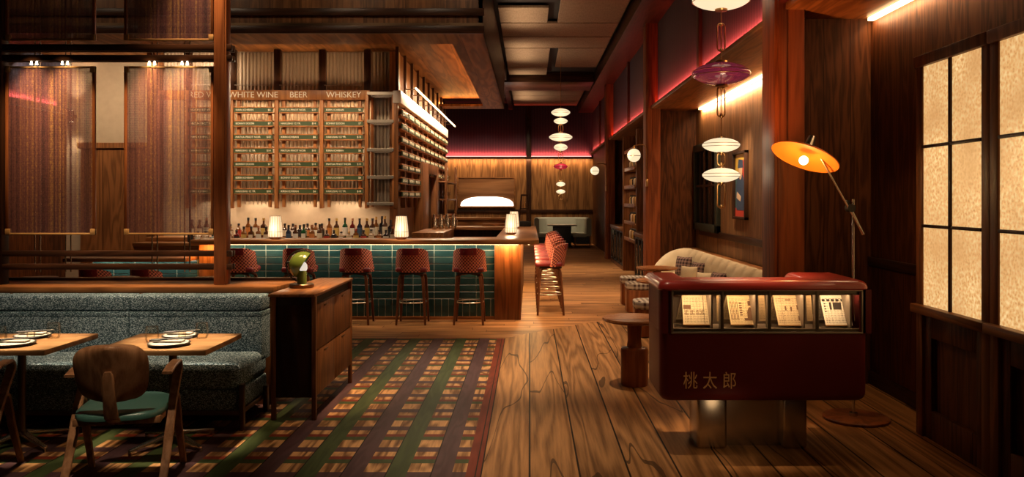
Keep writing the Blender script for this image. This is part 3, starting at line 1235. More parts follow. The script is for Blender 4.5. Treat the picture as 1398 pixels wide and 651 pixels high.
obj('end_panel', b, 'mid_z', bar)
b = B()
b.box((-0.48, 11.6, 0.0), (-0.20, 16.6, BZ - 0.062))
b.box((-1.9, 16.1, 0.0), (-0.48, 16.55, BZ - 0.062))
obj('inner_body', b, 'dark_wood', bar, smooth=0)
b = B()
b.box((-4.15, 11.10, BZ - 0.075), (-0.15, 11.13, BZ - 0.063))
b.box((-0.02, 11.1, BZ - 0.075), (0.0, 16.4, BZ - 0.063))
obj('led_strip', b, 'led', bar, smooth=0)
area('led_bar_front', (-2.2, 11.19, BZ - 0.075), (4.1, 0.03), 11, WARM2, (math.radians(10), 0, 0))
area('led_bar_end', (-0.3, 11.12, BZ - 0.08), (0.3, 0.04), 5, ORNG, (math.radians(20), 0, 0))
area('led_bar_side', (0.03, 13.7, BZ - 0.08), (0.04, 5.0), 48, (1.0, 0.66, 0.30), (0, math.radians(0), 0))
b = B()
b.box((-1.95, 17.0, 0), (-0.5, 17.15, 1.24))
b.box((-2.0, 16.95, 1.22), (-0.46, 17.3, 1.27), 0.006)
tag(obj('service_screen', b, 'mid_x'), 'low timber service ledge behind the back run of the bar', 'ledge')
b = B()
b.box((-0.95, 16.4, BZ), (-0.5, 16.6, BZ + 0.05), 0.004)
tag(obj('serving_tray', b, 'mid_x'), 'flat wooden serving tray on the back run of the bar', 'tray')
b = B()
b.box((-2.0, 13.9, 0.82), (-1.46, 15.88, 1.08), 0.004)
b.box((-2.0, 13.9, 0), (-1.6, 15.88, 0.82))
tag(obj('side_counter', b, 'mid_y'), 'short inner side counter against the doorway wall behind the bar', 'counter')
b = B()
b.box((-1.42, 14.5, 0.90), (-0.62, 15.4, 0.94), 0.004)
b.box((-1.4, 14.55, 0.0), (-0.64, 15.38, 0.90))
tag(obj('work_counter', b, 'mid_x'), 'low work counter inside the U of the bar', 'counter')
b = B()
b.box((-6.08, 12.55, 0.93), (-2.2, 13.58, 0.98), 0.005)
b.box((-6.08, 12.6, 0.0), (-2.2, 13.58, 0.93))
b.box((-6.08, 12.98, 0.98), (-2.2, 13.58, 1.045), 0.004)
tag(obj('back_counter', b, 'mid_x'), 'stepped timber back counter carrying the rows of bottles', 'counter')

# lower counter section to the left, behind the screen
lc = thing('low_counter', 'lower timber counter with teal tile front left of the main bar', 'bar counter', (-5.3, 11.3, 0))
b = B()
b.box((-6.18, 10.85, 0.82), (-4.56, 11.6, 0.87), 0.006)
obj('countertop', b, 'mid_x', lc)
b = B()
b.box((-6.0, 11.27, 0), (-4.56, 11.42, 0.82))
obj('front_body', b, 'grout', lc, smooth=0)
b = B()
for rw in range(8):
    for k in range(5):
        b.box((-6.0 + k * TW + 0.003, 11.2655, 0.815 - (rw + 1) * TH + 0.003), (min(-6.0 + (k + 1) * TW, -4.56) - 0.003, 11.272, 0.815 - rw * TH - 0.003), 0.0025, 1)
obj('tile_front', b, 'tile', lc, smooth=0)
area('led_low_front', (-5.3, 11.19, 0.80), (1.4, 0.04), 4.5, WARM2, (math.radians(14), 0, 0))
area('led_low_end', (-4.36, 11.10, BZ - 0.08), (0.3, 0.04), 5, ORNG, (math.radians(20), 0, 0))

# ------------------------------------------------------------------ menu wall
YM = 13.40
MT['rack_wood'] = wood('orange brown rack timber', (0.20, 0.070, 0.022), (0.46, 0.19, 0.065), 2, rough=0.4, fig=14)
hb = thing('menu_header', 'long timber header beam lettered with drink categories', 'sign beam', (-4.1, YM, 3.3))
b = B()
zt, zb = 1.66 + (271 - 123.5) * YM / F, 1.66 + (271 - 136.5) * YM / F
b.box((-6.05, YM - 0.04, zb), (-2.60, YM + 0.04, zt), 0.006)
obj('beam', b, 'rack_wood', hb)
CXS = [(285 - PX0) * YM / F, (347 - PX0) * YM / F, (408.5 - PX0) * YM / F, (470 - PX0) * YM / F]
CXS[0] = CXS[1] - 0.737
for cx, t in zip(CXS, ('RED WINE', 'WHITE WINE', 'BEER', 'WHISKEY')):
    textmesh(t, 0.135, 'menu_text', (cx, YM - 0.043, (zt + zb) / 2), (PI / 2, 0, 0), hb, align='CENTER')
K, BD, MP, HK = ('KIRIN ICHIBAN', '$6'), ('BONNY DOON', '$7'), ('MATUA PINOT NOIR', '$10'), ('HAKUSHU 12 YR.', '$14')
MENUS = [(HK, MP, K, BD, HK, BD, K), (K, BD, MP, HK, BD, K, HK), (MP, HK, K, MP, HK, BD, K), (K, BD, HK, K, MP, K, HK)]
LAB = ['menu rack under the red wine heading, partly behind the screen', 'menu rack of green strips under the white wine heading',
       'menu rack of green strips under the beer heading', 'menu rack of green strips under the whiskey heading']
ZR = [1.66 + (271 - (150.5 + 18.45 * i)) * YM / F for i in range(7)]
hw = 0.315
for cx, mn, lb in zip(CXS, MENUS, LAB):
    r = thing('menu_rack', lb, 'menu board', (cx, YM, 1.5), 0, 'menu racks over the back counter')
    for s in (-1, 1):
        b = B()
        b.box((cx + s * (hw - 0.06) - 0.024, YM + 0.0, 1.52), (cx + s * (hw - 0.06) + 0.024, YM + 0.05, zb), 0.004)
        obj('stile', b, 'rack_wood', r)
    b = B()
    for zc in ZR:
        b.box((cx - hw, YM - 0.055, zc + 0.034), (cx + hw, YM + 0.06, zc + 0.052), 0.003)
        b.box((cx - hw, YM - 0.055, zc - 0.052), (cx + hw, YM + 0.06, zc - 0.036), 0.003)
    obj('rail', b, 'rack_wood', r)
    for zc, (t, pr) in zip(ZR, mn):
        b = B()
        b.box((cx - hw, YM - 0.05, zc - 0.036), (cx + hw, YM - 0.03, zc + 0.034))
        mb = obj('menu_strip', b, 'menu_green', r, smooth=0)
        textmesh(t, 0.043, 'menu_text', (cx - hw + 0.03, YM - 0.0515, zc), (PI / 2, 0, 0), mb)
        textmesh(pr, 0.043, 'menu_text', (cx + hw - 0.03, YM - 0.0515, zc), (PI / 2, 0, 0), mb, 'price', 'RIGHT')
    b = B()
    for k in range(8):
        x = cx - hw + 0.08 + k * (2 * hw - 0.16) / 7
        b.box((x - 0.005, YM + 0.062, 1.56), (x + 0.005, YM + 0.072, zb), 0)
    obj('back_rod', b, 'rod_cream', r, smooth=0)
# uprights between the racks
for i in range(5):
    x = CXS[0] - 0.3685 + 0.737 * i
    b = B()
    b.box((x - 0.030, YM - 0.03, 1.50), (x + 0.030, YM + 0.06, zb), 0.006)
    for zc in (2.85, 2.4, 1.95):
        b.cyl((x - 0.055, YM - 0.01, zc), (x + 0.055, YM - 0.01, zc), 0.006)
    rp = tag(obj('rack_post', b, 'rack_wood'), ['timber post at the far left end of the menu wall', 'timber post between the red wine and white wine racks', 'timber post between the white wine and beer racks',
        'timber post between the beer and whiskey racks', 'timber post at the right end of the whiskey rack'][i], 'post', 'posts of the menu wall')
    q = B()
    q.box((x - 0.055, YM + 0.02, zt), (x + 0.055, YM + 0.12, 4.1), 0.006)
    obj('upper_post', q, 'dark_wood', rp)
for cx, nm in zip(CXS, ('red wine', 'white wine', 'beer', 'whiskey')):
    b = B()
    b.tube([(cx - 0.33, YM + 0.02, zt + 0.09), (cx + 0.28, YM + 0.02, zt + 0.09)], 0.008)
    b.tube([(cx - 0.30, YM + 0.02, zt + 0.09), (cx - 0.30, YM + 0.06, zt)], 0.006)
    b.tube([(cx + 0.26, YM + 0.02, zt + 0.09), (cx + 0.26, YM + 0.06, zt)], 0.006)
    tag(obj('picture_light', b, 'grey_metal'), 'slim metal light bar above the %s heading' % nm, 'light', 'light bars above the menu headings')
    area('menu_light', (cx, YM - 0.02, zt + 0.14), (0.55, 0.03), 3.0, WARM, (math.radians(180), 0, 0))
    area('menu_light', (cx, YM + 0.14, zb - 0.02), (0.55, 0.03), 6.0, WARM, (math.radians(12), 0, 0))
    for zz in (2.55, 1.62):
        area('rack_glow', (cx, YM + 0.2, zz), (0.5, 0.04), 3.0, WARM2, (math.radians(0), 0, 0))
area('bottle_wash', (-4.1, 13.5, 1.50), (3.4, 0.05), 12, WARM2, (math.radians(-8), 0, 0))
for X in (-5.6, -4.85, -4.1, -3.4, -2.7):
    spot('menu_wash', (X, 11.95, 4.0), (X, 13.45, 2.3), 160, 66, 1.0, WARM2)

# corner shelving of grey metal
sh = thing('corner_shelves', 'grey metal mesh shelves at the corner of the menu wall', 'shelf', (-2.4, 13.4, 1.5))
for xx in (-2.62, -2.20):
    for yy in (13.22, 13.66):
        b = B()
        b.box((xx - 0.02, yy, 1.52), (xx + 0.02, yy + 0.04, 3.4), 0.003)
        obj('upright', b, 'rack_wood', sh)
for zz in (3.33, 2.88, 2.42, 1.98, 1.55):
    b = B()
    b.box((-2.62, 13.2, zz), (-2.19, 13.22, zz + 0.05), 0.003)
    b.box((-2.62, 13.68, zz), (-2.19, 13.7, zz + 0.05), 0.003)
    for k in range(14):
        x = -2.61 + k * 0.032
        b.box((x, 13.22, zz + 0.01), (x + 0.006, 13.68, zz + 0.018))
    for k in range(12):
        y = 13.24 + k * 0.038
        b.box((-2.62, y, zz + 0.01), (-2.19, y + 0.006, zz + 0.018))
    obj('shelf', b, 'grey_metal', sh, smooth=0)

# side menu wall, running away from us
sr = thing('side_menu_rack', 'long side rack of small green price strips facing the walkway', 'menu board', (-2.19, 17.0, 1.5))
XS = -2.17
stx = [13.25 + 0.755 * i for i in range(11)]
b = B()
for i, y in enumerate(stx):
    b = B()
    z0 = 1.5 if i < 4 else 2.38
    if i >= 8:
        z0 = 1.2
    b.box((XS - 0.02, y - 0.03, z0), (XS + 0.05, y + 0.03, 3.30), 0.004)
    obj('stile', b, 'mid_z', sr)
b = B()
b.box((XS - 0.03, 13.2, 3.20), (XS + 0.10, 20.85, 3.40), 0.006)
obj('head_rail', b, 'cream_stone', sr)
tm = {}
for i in range(10):
    yc = (stx[i] + stx[i + 1]) / 2
    rows = 7 if i < 4 else 5
    b = B()
    for q in range(rows):
        zc = 3.06 - 0.2213 * q
        b.box((XS - 0.01, yc - 0.34, zc + 0.036), (XS + 0.105, yc + 0.34, zc + 0.056), 0.003)
        b.box((XS - 0.01, yc - 0.34, zc - 0.058), (XS + 0.10, yc + 0.34, zc - 0.040), 0.003)
    obj('rail', b, 'rack_wood', sr)
    for q in range(rows):
        zc = 3.06 - 0.2213 * q
        b = B()
        b.box((XS + 0.09, yc - 0.31, zc - 0.04), (XS + 0.108, yc + 0.31, zc + 0.036))
        mb = obj('menu_strip', b, 'menu_green', sr, smooth=0)
        t = (K, BD, MP, HK)[(i * 3 + q) % 4]
        textmesh(t[0], 0.062, 'menu_text', (XS + 0.11, yc - 0.27, zc), (PI / 2, 0, PI / 2), mb)
        textmesh(t[1], 0.062, 'menu_text', (XS + 0.11, yc + 0.27, zc), (PI / 2, 0, PI / 2), mb, 'price', 'RIGHT')
lb_ = thing('light_bar', 'long slim lit light bar above the side menu rack', 'light', (-1.9, 17.0, 3.5))
b = B()
b.tube([(XS + 0.27, 13.7, 3.50), (XS + 0.27, 20.9, 3.50)], 0.015, 8)
obj('tube', b, 'led', lb_)
for i in range(9):
    b = B()
    y = 14.0 + 0.82 * i
    b.tube([(XS + 0.27, y, 3.52), (XS + 0.05, y, 3.52), (XS + 0.03, y, 3.38)], 0.01, 6)
    obj('bracket', b, 'bronze', lb_)
area('light_bar_glow', (XS + 0.55, 17.2, 3.62), (0.04, 7.4), 210, WARM2, (0, math.radians(28), 0))
hang = ['first', 'second', 'third', 'fourth', 'fifth', 'sixth', 'seventh', 'eighth', 'ninth', 'tenth']
for i in range(10):
    y = 13.3 + 0.83 * i
    b = B()
    b.box((XS - 0.0, y - 0.03, 3.40), (XS + 0.05, y + 0.03, 4.12), 0.005)
    tag(obj('hanger_post', b, 'dark_wood'), 'slim dark hanger post above the side menu rack, %s from the menu wall corner' % hang[i], 'post', 'hanger posts under the canopy')

# glassware shelves past the doorway
gs = thing('glass_shelves', 'open glassware shelves past the doorway at the end of the side wall', 'shelf', (-2.1, 19.5, 1.1))
b = B()
for zz in (1.25, 1.62, 2.02):
    b.box((-2.18, 18.3, zz), (-1.86, 20.8, zz + 0.03), 0.003)
obj('shelf', b, 'mid_y', gs)
for y in (18.35, 20.75):
    b = B()
    b.box((-1.9, y - 0.03, 1.1), (-1.84, y + 0.03, 2.45), 0.003)
    obj('upright', b, 'mid_z', gs)


def stem_glass(label, loc):
    b = B()
    b.lathe([(0.033, 0), (0.033, 0.004), (0.005, 0.008), (0.005, 0.07), (0.035, 0.10), (0.04, 0.14), (0.034, 0.17), (0.032, 0.17), (0.037, 0.14), (0.032, 0.105), (0.0, 0.08)], loc, 14)
    o = obj('wine_glass', b, 'glass')
    return tag(o, label, 'glass', 'wine glasses on the shelves past the doorway')


od = ['nearest', 'second', 'third', 'fourth', 'fifth']
for zi, zz in enumerate((1.65, 2.05)):
    for k in range(5):
        stem_glass('clear stemmed glass on the %s glassware shelf, %s from the doorway' % (('middle', 'top')[zi], od[k]), (-2.0, 18.6 + 0.42 * k, zz))
for k in range(4):
    b = B()
    x, y = (593 + 8 * k - PX0) * (15.4) / F, 15.4 + 0.1 * k
    b.lathe([(0.045, 0), (0.048, 0.01), (0.048, 0.20), (0.03, 0.24), (0.026, 0.28), (0.03, 0.285), (0.0, 0.285)], (x, y, 1.08), 16)
    b.tube([(x + 0.045, y - 0.01, 0.2 + 1.08), (x + 0.075, y - 0.02, 0.17 + 1.08), (x + 0.075, y - 0.02, 0.07 + 1.08), (x + 0.046, y - 0.01, 0.04 + 1.08)], 0.006)
    tag(obj('steel_jug', b, 'steel'), 'brushed steel jug on the inner side counter, %s from the doorway' % od[k].replace('nearest', 'first'), 'jug', 'steel jugs behind the bar')

# dark tapered stand at the far end of the bar
tw = thing('tapered_stand', 'dark tapered timber stand at the far end of the bar', 'stand', (-0.10, 16.3, BZ))
b = B()
for sx in (-1, 1):
    for sy in (-1, 1):
        b.strip([(-0.10 + sx * 0.105, 16.3 + sy * 0.105, BZ + 0.1), (-0.10 + sx * 0.06, 16.3 + sy * 0.06, BZ + 0.62)], (1, 0, 0), 0.03, 0.03)
b.box((-0.17, 16.23, BZ + 0.60), (-0.03, 16.37, BZ + 0.635), 0.004)
b.box((-0.185, 16.215, BZ + 0.34), (-0.015, 16.385, BZ + 0.36), 0.004)
obj('frame', b, 'dark_wood', tw)
b = B()
b.box((-0.23, 16.17, BZ), (0.03, 16.43, BZ + 0.1), 0.008)
obj('base', b, 'black', tw)
b = B()
b.lathe([(0.03, 0), (0.035, 0.05), (0.02, 0.09), (0.012, 0.14), (0.0, 0.14)], (-0.10, 16.3, BZ + 0.36), 14)
obj('flask', b, 'glass', tw)

# ------------------------------------------------------------------ paper lanterns on the bar
def lantern(label, loc):
    r = thing('table_lantern', label, 'lamp', loc, 0, 'paper lanterns along the bar')
    x, y, z = loc
    b = B()
    prof = [(0.090, 0.035), (0.096, 0.05), (0.094, 0.10), (0.087, 0.18), (0.078, 0.26), (0.070, 0.315)]
    n = 48
    b.lathe(prof, loc, n, uvs=lambda i, j: (j / 48.0, i / 5.0))
    obj('paper_shade', b, 'paper', r)
    b = B()
    for k in range(14):
        a = 2 * PI * k / 14
        b.tube([(x + math.cos(a) * rr * 1.01, y + math.sin(a) * rr * 1.01, z + zz) for rr, zz in prof], 0.0013, 5)
    for rr, zz in ((0.0935, 0.105), (0.0705, 0.315)):
        b.tube([(x + rr * math.cos(2 * PI * k / 24), y + rr * math.sin(2 * PI * k / 24), z + zz) for k in range(24)], 0.0025, 5, True)
    obj('rib', b, 'bronze', r)
    b = B()
    b.lathe([(0.0, 0.0), (0.055, 0.0), (0.055, 0.008), (0.075, 0.012), (0.078, 0.032), (0.0, 0.034)], loc, 24)
    obj('base', b, 'mid_z', r)
    point('lantern_light', (x, y - 0.16, z + 0.16), 6.0, WARM2, 0.08)
    return r


lantern('paper lantern on the bar front among bottles, nearest the menu rack headed beer', ((376 - PX0) * 11.05 / F, 11.05, BZ))
lantern('paper lantern on the bar front below the doorway corner, right of the bottles', ((548 - PX0) * 11.05 / F, 11.05, BZ))
lantern('paper lantern on the side run of the bar, nearer of the overlapping pair', (-0.28, 12.5, BZ))
lantern('paper lantern on the side run of the bar, farther of the overlapping pair', (-0.285, 15.0, BZ))

# ------------------------------------------------------------------ bottles
GLZ = {'amber': plain('amber whisky', (0.17, 0.055, 0.012), 0.08, coat=0.6), 'brown': plain('brown bottle', (0.06, 0.022, 0.010), 0.08, coat=0.6),
       'dark': plain('black bottle', (0.012, 0.010, 0.012), 0.1, coat=0.6), 'green': plain('green bottle', (0.012, 0.06, 0.022), 0.08, coat=0.6),
       'red': plain('red bottle', (0.12, 0.012, 0.010), 0.1, coat=0.6), 'navy': plain('navy bottle', (0.012, 0.020, 0.045), 0.12, coat=0.6),
       'clear': plain('pale spirit', (0.38, 0.27, 0.17), 0.1, coat=0.6)}
LBL = {'cream': plain('cream label', (0.72, 0.62, 0.46), 0.7), 'white': plain('white label', (0.78, 0.74, 0.66), 0.7), 'yellow': plain('yellow label', (0.62, 0.42, 0.12), 0.7),
       'red': plain('red label', (0.45, 0.03, 0.02), 0.6), 'black': plain('black label', (0.02, 0.018, 0.018), 0.6), 'blue': plain('blue label', (0.05, 0.09, 0.16), 0.6),
       'orange': plain('orange label', (0.55, 0.20, 0.05), 0.6)}
CAP = {'black': MT['black'], 'gold': plain('gold foil', (0.62, 0.36, 0.09), 0.35, 0.6), 'red': plain('red wax', (0.32, 0.03, 0.02), 0.4), 'copper': plain('copper foil', (0.5, 0.2, 0.09), 0.35, 0.6)}


def bottle(label, loc, h, r, gl, lb, cp, group, square=False):
    t = thing('bottle', label, 'bottle', loc, 0, group)
    o = Vector(loc)
    n = 4 if square else 16
    k = 1.25 if square else 1.0
    prof = [(0.0, 0), (r * 0.95 * k, 0), (r * k, 0.006), (r * k, h * 0.56), (r * 0.85 * k, h * 0.63), (r * 0.42, h * 0.70), (r * 0.36, h * 0.9), (r * 0.40, h * 0.905), (0.0, h * 0.91)]
    b = B()
    b.lathe(prof, o, n)
    if square:
        b.xform(Matrix.Translation(o) @ Matrix.Rotation(PI / 4, 4, 'Z') @ Matrix.Translation(-o))
    obj('glass_body', b, GLZ[gl], t, smooth=50)
    b = B()
    b.lathe([(r * 0.43, h * 0.86), (r * 0.45, h), (0.0, h)], o, 12)
    obj('cap', b, CAP[cp], t)
    b = B()
    if square:
        b.box((o.x - r * 0.75, o.y - r * 0.93, o.z + h * 0.10), (o.x + r * 0.75, o.y - r * 0.89, o.z + h * 0.48))
    else:
        rr = r * 1.015
        b.grid(lambda u, v: (o.x + rr * math.sin((u - 0.5) * 2.6), o.y - rr * math.cos((u - 0.5) * 2.6), o.z + h * (0.08 + 0.42 * v)), 10, 1)
    obj('label', b, LBL[lb], t)
    return t


YF, YR = 12.82, 13.10
ZF, ZRr = 0.98, 1.045
# (pixel x, top pixel y, glass, label, cap)
FR = [(260, 312, 'dark', 'black', 'black'), (270, 316, 'clear', 'white', 'black'), (280.4, 316, 'clear', 'cream', 'black'), (290.5, 319, 'dark', 'black', 'black'), (299, 320, 'brown', 'black', 'black'),
      (312.5, 313, 'amber', 'cream', 'black'), (323, 314, 'red', 'black', 'black'), (333, 309, 'amber', 'yellow', 'black'), (343, 309, 'brown', 'cream', 'black'), (353, 308, 'amber', 'white', 'copper'), (363.5, 309, 'brown', 'cream', 'black'),
      (394, 307, 'navy', 'blue', 'black'), (403.5, 307, 'brown', 'white', 'copper'), (415, 306, 'green', 'white', 'black'), (426, 307, 'amber', 'orange', 'copper'), (436.5, 306, 'brown', 'cream', 'black'),
      (446, 314, 'brown', 'red', 'black'), (456, 314, 'dark', 'black', 'black'), (466, 316, 'clear', 'white', 'black'), (476.5, 316, 'clear', 'cream', 'gold'), (486, 312, 'amber', 'yellow', 'red'), (496.5, 314, 'brown', 'red', 'black'),
      (507, 313, 'clear', 'cream', 'black'), (518, 314, 'amber', 'orange', 'black'), (527, 314, 'dark', 'white', 'black'), (536, 309, 'brown', 'cream', 'copper')]
RR = [(262, 299.5, 'brown', 'cream', 'black'), (272.5, 299.5, 'brown', 'cream', 'black'), (282, 297, 'amber', 'cream', 'copper'), (294, 299.5, 'brown', 'white', 'black'),
      (314.5, 306, 'amber', 'cream', 'black'), (326, 305, 'amber', 'red', 'black'), (339, 297, 'amber', 'orange', 'black'), (349, 297.5, 'amber', 'cream', 'black'), (360, 297.5, 'brown', 'yellow', 'gold'),
      (389, 305, 'brown', 'cream', 'black'), (400, 305, 'brown', 'white', 'black'), (409.5, 307, 'dark', 'black', 'black'), (420, 305, 'brown', 'orange', 'black'), (431, 304, 'amber', 'cream', 'black'), (439.5, 305, 'brown', 'black', 'black'),
      (449.5, 298, 'amber', 'orange', 'black'), (459.5, 298, 'brown', 'yellow', 'gold'), (471, 297, 'green', 'white', 'black'), (481.5, 298, 'red', 'white', 'copper'), (491, 298, 'navy', 'blue', 'black'), (501, 298, 'brown', 'yellow', 'gold'),
      (508.5, 298, 'brown', 'white', 'black'), (513.5, 296, 'amber', 'cream', 'gold'), (521.5, 295, 'dark', 'black', 'black'), (525.5, 295, 'brown', 'cream', 'gold'), (533.5, 300, 'dark', 'black', 'black')]
NUM = ['first', 'second', 'third', 'fourth', 'fifth', 'sixth', 'seventh', 'eighth', 'ninth', 'tenth', 'eleventh', 'twelfth']


def brow(rows, Y, Z, which):
    cnt = {}
    for k, (px, py, gl, lb, cp) in enumerate(rows):
        sec = ('seen through the woven screen' if px < 300 else 'right of the screen post' if px < 380 else 'right of the lantern under the beer rack' if px < 442 else 'under the whiskey rack' if px < 504 else 'at the shelf corner')
        cnt[sec] = cnt.get(sec, 0) + 1
        nm = {'amber': 'amber', 'brown': 'brown', 'dark': 'black', 'green': 'green', 'red': 'red', 'navy': 'navy', 'clear': 'pale'}[gl]
        Yj = Y + (0.04 if k % 2 else 0.0)
        if px > 505:
            Yj = Y + 0.03 * (k % 3)
        h = EYE - (py - PY0) * Yj / F - Z
        lab = '%s %s-labelled bottle, %s in the %s row %s' % (nm, lb, NUM[cnt[sec] - 1], which, sec)
        bottle(lab, ((px - PX0) * Yj / F, Yj, Z), h, 0.043 if h > 0.23 else 0.045, gl, lb, cp, 'bottles on the back counter', square=(k % 5 == 3))


brow(FR, YF, ZF, 'front')
brow(RR, YR, ZRr, 'rear')

# ------------------------------------------------------------------ bar stools
def make_stool(label, group, sh=0.735, name='bar_stool', ring=True):
    """faces +y, origin on the floor below the seat"""
    t = thing(name, label, 'stool', (0, 0, 0), 0, group)
    b = B()
    b.box((-0.20, -0.165, sh - 0.045), (0.20, 0.22, sh + 0.02), 0.025, 3)
    obj('seat', b, 'red_leather', t)
    # wrap-round back: u along the curve
    zb0, zb1 = sh - 0.045, sh + 0.27

    def back(u, v):
        a = (u - 0.5) * 2
        x = 0.232 * math.sin(a * 1.25) / math.sin(1.25)
        dep = 0.20 * (1 - math.cos(a * 1.35)) / (1 - math.cos(1.35))
        top = zb1 - 0.05 * max(0, abs(a) - 0.55) ** 1.2 / 0.4
        z = zb0 + (top - zb0) * v
        lean = 0.05 * v
        k = 1.0 - 0.10 * v
        return (x * k, -0.20 + dep - lean, z)
    b = B()
    b.grid(back, 20, 8, 0.035, (0.62, 0.32))
    bk = obj('backrest', b, 'weave', t, smooth=50)
    b = B()

    def patch(u, v):
        p = Vector(back(0.5 + (u - 0.5) * 0.40, 0.73 + 0.285 * v))
        return p + Vector((0, -0.008, 0))
    b.grid(patch, 8, 3, 0.012)
    hd = obj('head_pad', b, 'pad_leather', t)
    b = B()
    for s in (-1, 1):
        p = Vector(back(0.5 + s * 0.10, 0.88))
        b.ball(p + Vector((0, -0.014, 0)), 0.008, 10)
    obj('button', b, 'bronze', t)
    lw = sh - 0.06
    for sx in (-1, 1):
        for sy in (-1, 1):
            b = B()
            b.strip([(sx * 0.05, sy * 0.05, lw - 0.01), (sx * 0.11, sy * 0.10, lw - 0.012), (sx * 0.145, sy * 0.135, lw - 0.035), (sx * 0.155, sy * 0.145, lw - 0.08), (sx * 0.17, sy * 0.165, lw * 0.5), (sx * 0.19, sy * 0.185, 0.0)], (1, 0, 0) if True else None, [0.04, 0.04, 0.042, 0.042, 0.036, 0.028], 0.03)
            obj('leg', b, 'cherry_dark', t)
    if ring:
        b = B()
        b.tube([(0.185 * math.cos(2 * PI * k / 28), 0.18 * math.sin(2 * PI * k / 28), 0.29) for k in range(28)], 0.009, 8, True)
        obj('foot_ring', b, 'chrome', t)
    b = B()
    b.box((-0.16, -0.16, lw - 0.01), (0.16, 0.16, lw + 0.012), 0.004)
    obj('seat_frame', b, 'black', t)
    return t


MT['cherry_dark'] = wood('dark stool leg wood', (0.07, 0.022, 0.010), (0.21, 0.078, 0.034), 2, rough=0.3)
s0 = make_stool('x', 'bar stools at the bar front')
for i, (px, lb) in enumerate(((329, 'red woven bar stool beside the screen post, its legs hidden by the ledge'), (409, 'red woven bar stool right behind the green lamp'), (487, 'red woven bar stool just right of the sideboard'),
                              (563.5, 'red woven bar stool second from the right end of the tiled bar front'), (641, 'red woven bar stool nearest the right end of the tiled bar front'))):
    X = (px - PX0) * 10.93 / F
    if i == 0:
        place(s0, (X, 10.93, 0))
        s0['label'] = lb
    else:
        dup(s0, (X, 10.93, 0), 0, lb)
for i in range(7):
    dup(s0, (0.30, 11.85 + 0.77 * i, 0), PI / 2, 'red woven bar stool on the walkway side of the bar, %s' % (['nearest of its row', 'second of its row', 'third of its row', 'fourth of its row', 'fifth of its row', 'sixth of its row', 'farthest of its row'][i]), 'bar stools along the walkway')
s1 = make_stool('low red woven chair at the low counter, nearer the plaster wall', 'low chairs at the low counter', 0.47, 'low_chair', False)
place(s1, ((133 - PX0) * 10.8 / F, 10.8, 0))
dup(s1, ((202 - PX0) * 10.8 / F, 10.8, 0), 0, 'low red woven chair at the low counter, nearer the main bar')

# pale round tables behind the partition
for px, lb in ((50, 'pale round table top glimpsed over the ledge, nearest the left frame edge'), (162, 'pale round table top glimpsed over the ledge in the gap between the woven panels'), (288, 'pale round table top glimpsed over the ledge beside the screen post')):
    X = (px - PX0) * 9.4 / F
    t = thing('round_table', lb, 'table', (X, 9.4, 0), 0, 'round tables behind the partition')
    b = B()
    b.lathe([(0, 0.73), (0.22, 0.73), (0.225, 0.74), (0.22, 0.755), (0, 0.755)], (X, 9.4, 0), 28)
    obj('tabletop', b, 'cream_stone', t)
    b = B()
    b.lathe([(0, 0), (0.17, 0), (0.17, 0.012), (0.03, 0.03), (0.025, 0.73), (0, 0.73)], (X, 9.4, 0), 20)
    obj('pedestal', b, 'bronze', t)

# ------------------------------------------------------------------ timber screen with woven panels, on the ledge
YS = 6.80
ts = thing('timber_screen', 'dark timber screen frame with a tall post rising from the ledge', 'screen', (-2.55, YS, 0.95))
b = B()
b.box((-2.600, YS - 0.05, 0.95), (-2.495, YS + 0.05, ZC), 0.006)
b.box((-2.585, YS - 0.056, 0.95), (-2.51, YS - 0.045, ZC), 0.003)
obj('post', b, 'cherry', ts)
b = B()
b.box((-4.75, YS - 0.05, 0.95), (-4.345, YS + 0.05, ZC), 0.006)
obj('end_post', b, 'dark_wood', ts)
for (ya, yb_) in ((61.5, 70.5), (76, 84), (342, 349.5), (360, 367.5)):
    za, zb_ = at(0, ya, YS).z, at(0, yb_, YS).z
    b = B()
    b.box((-4.5, YS - 0.045, zb_), (-2.455, YS - 0.015, za), 0.004)
    b.box((-4.5, YS + 0.015, zb_), (-2.455, YS + 0.045, za), 0.004)
    obj('rail', b, 'dark_wood_x', ts)
WX = (48.5, 90.5, 209, 253.5)
for px in WX:
    b = B()
    for s in (-1, 1):
        x = (px + s * 3.6 - PX0) * YS / F
        b.cyl((x, YS + 0.03, 0.95 + 0.10), (x, YS + 0.03, ZC), 0.006, n=8)
    obj('hanging_rod', b, 'steel', ts)
    for s in (-1, 1):
        b = B()
        x = (px + s * 3.6 - PX0) * YS / F
        b.cyl((x, YS - 0.02, 2.765), (x, YS - 0.02, 2.80), 0.011, 0.005, n=10)
        obj('lamp_tip', b, 'bulb', ts)
    spot('screen_spot', ((px - PX0) * YS / F, YS - 0.30, 3.05), ((px - PX0) * YS / F, YS - 0.015, 2.35), 150, 52, 1.0, (1.0, 0.62, 0.28), 0.02)


